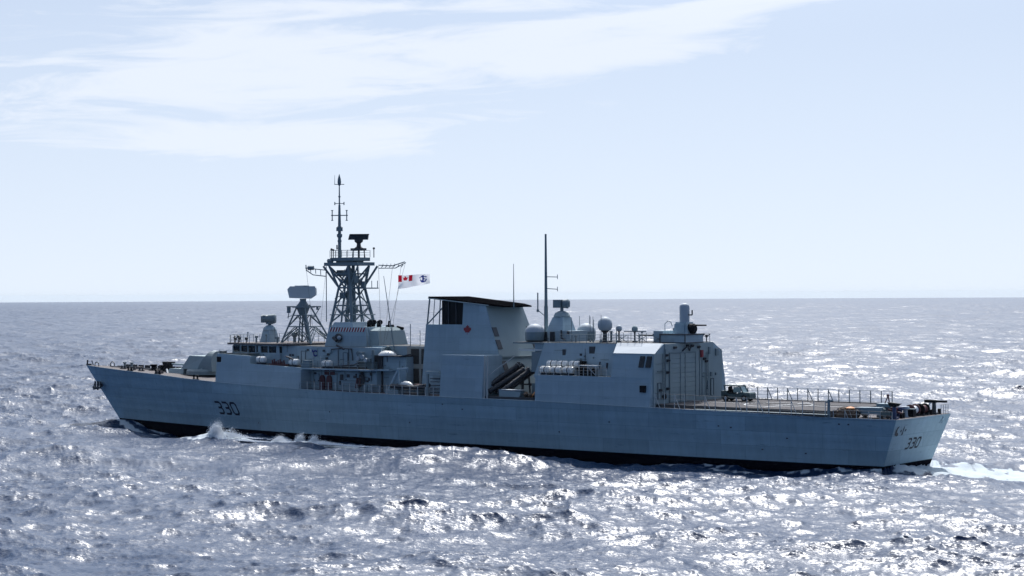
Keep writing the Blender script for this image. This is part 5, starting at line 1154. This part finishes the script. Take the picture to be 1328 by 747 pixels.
# gust patches change how rough the small chop is
mpg = N(t, 'ShaderNodeMapping'); mpg.inputs['Scale'].default_value = (.003,.009,1); mpg.inputs['Rotation'].default_value = (0,0,R(-36)); L(t, tcn.outputs['Object'], mpg.inputs[0])
ng = N(t, 'ShaderNodeTexNoise', i_Scale=1.0, i_Detail=7.0, i_Roughness=.72); L(t, mpg.outputs[0], ng.inputs['Vector'])
gm = N(t, 'ShaderNodeMapRange'); gm.inputs['From Min'].default_value = .36; gm.inputs['From Max'].default_value = .64; gm.inputs['To Min'].default_value = .5; gm.inputs['To Max'].default_value = 1.4; L(t, ng.outputs[0], gm.inputs[0])
mph = N(t, 'ShaderNodeMapping'); mph.inputs['Scale'].default_value = (.018,.06,1); mph.inputs['Rotation'].default_value = (0,0,R(-38)); L(t, tcn.outputs['Object'], mph.inputs[0])
nh = N(t, 'ShaderNodeTexNoise', i_Scale=1.0, i_Detail=5.0, i_Roughness=.65); L(t, mph.outputs[0], nh.inputs['Vector'])
gh = N(t, 'ShaderNodeMapRange'); gh.inputs['From Min'].default_value = .36; gh.inputs['From Max'].default_value = .66; gh.inputs['To Min'].default_value = .6; gh.inputs['To Max'].default_value = 1.45; L(t, nh.outputs[0], gh.inputs[0])
scn = N(t, 'ShaderNodeVectorMath', operation='SCALE'); L(t, s_all, scn.inputs[0]); L(t, M(t, 'MULTIPLY', gm.outputs[0], gh.outputs[0]), scn.inputs['Scale'])
nn_ = N(t, 'ShaderNodeVectorMath', operation='NORMALIZE'); L(t, add(geo.outputs['Normal'], scn.outputs[0]), nn_.inputs[0])
L(t, nn_.outputs[0], p.inputs['Normal'])
p.inputs['Roughness'].default_value = 0.35
fa = N(t, 'ShaderNodeAttribute', attribute_name='foam')
nf = N(t, 'ShaderNodeTexNoise', i_Scale=2.5, i_Detail=6.0, i_Roughness=.7); L(t, tcn.outputs['Object'], nf.inputs['Vector'])
ff = M(t, 'MULTIPLY', M(t, 'SUBTRACT', M(t, 'ADD', M(t, 'MULTIPLY', fa.outputs['Fac'], 1.3), nf.outputs[0]), .72), 2.2, clamp=True)
ff = M(t, 'MULTIPLY', ff, M(t, 'GREATER_THAN', fa.outputs['Fac'], .02))
dfm = N(t, 'ShaderNodeBsdfDiffuse'); dfm.inputs[0].default_value = (.55,.60,.63,1)
ms_ = N(t, 'ShaderNodeMixShader'); L(t, ff, ms_.inputs[0]); L(t, p.outputs[0], ms_.inputs[1]); L(t, dfm.outputs[0], ms_.inputs[2])
L(t, ms_.outputs[0], t.nodes['Material Output'].inputs[0])
me.materials.append(m)

# ---- spray thrown up by the bow wave: thousands of drops over a ragged foam core
m, t, p = new_mat('spray_water'); MAT['spray'] = m
p.inputs['Base Color'].default_value = (.9,.92,.94,1); p.inputs['Roughness'].default_value = .6
p.inputs['Subsurface Weight'].default_value = 0.0
def spray(name, plumes, seed):
    rnd = random.Random(seed); q = MB()
    for (cx_, cy_, z_, lx, hz, nn2, tail) in plumes:
        for _ in range(nn2):
            # steep on the side the hull comes from, long falling tail astern
            u = -abs(rnd.gauss(0,.22)) if rnd.random() < .25 else rnd.expovariate(1.0)*tail
            env = math.exp(-(u/.28)**2) if u < 0 else math.exp(-u/(.55*tail+.2))
            w = rnd.random(); h_ = hz*env*(w**1.3)*(1+.25*rnd.gauss(0,1)*w)
            h_ = max(-.3, h_)
            x = cx_+lx*u+.35*h_+rnd.gauss(0,.08); y = cy_+rnd.gauss(0,.28+.12*h_)
            s = rnd.uniform(.018,.05)*(1.5-.95*min(1, h_/hz)) 
            b = q.pts([(x+s,y,z_+h_),(x-s*.7,y+s,z_+h_-s*.5),(x-s*.7,y-s,z_+h_-s*.5),(x,y,z_+h_+s*1.4)])
            for f_ in ((0,1,3),(1,2,3),(2,0,3),(0,2,1)): q.face([b+i for i in f_])
    me = bpy.data.meshes.new(name); me.from_pydata(q.v, [], q.f); me.materials.append(MAT['spray'])
    o = bpy.data.objects.new(name, me); col.objects.link(o); o['kind'] = 'stuff'; return o
b1 = spray('bow_wave_spray', [(-23.9,-14.4,-.5,1.5,2.15,20000,.8),(-23.5,-14.6,-.5,1.3,.8,22000,1.7),(-21.6,-14.0,-.2,2.0,1.5,1200,1.0)], 2)
tag(b1, 'tall white burst of bow wave spray beside the pennant number', 'spray')
b2 = spray('side_wave_spray', [(-13.3,-13.3,-.5,1.5,.75,5000,.8),(-10.0,-13.1,-.5,.5,1.3,3000,.7),(-7.8,-12.9,-.5,.5,1.2,2500,.8),(-6.4,-12.9,-.5,2.2,.4,3000,1.2)], 4)
tag(b2, 'low white spray burst further along the hull side', 'spray')

# ---- marine haze: the air itself, one even closed box round the camera and the whole scene
hzb = MB(); hzb.box(-23000,23000,-23000,23000,-80.0,45.0)
hm = bpy.data.materials.new('haze_air'); hm.use_nodes = True; hm.node_tree.nodes.clear()
ho = N(hm.node_tree, 'ShaderNodeOutputMaterial'); hv = N(hm.node_tree, 'ShaderNodeVolumePrincipled')
hv.inputs['Color'].default_value = (.74,.88,1,1); hv.inputs['Density'].default_value = 0.000012; hv.inputs['Anisotropy'].default_value = 0.0
L(hm.node_tree, hv.outputs[0], ho.inputs['Volume'])
haze = hzb.build('haze', hm); haze['kind'] = 'stuff'
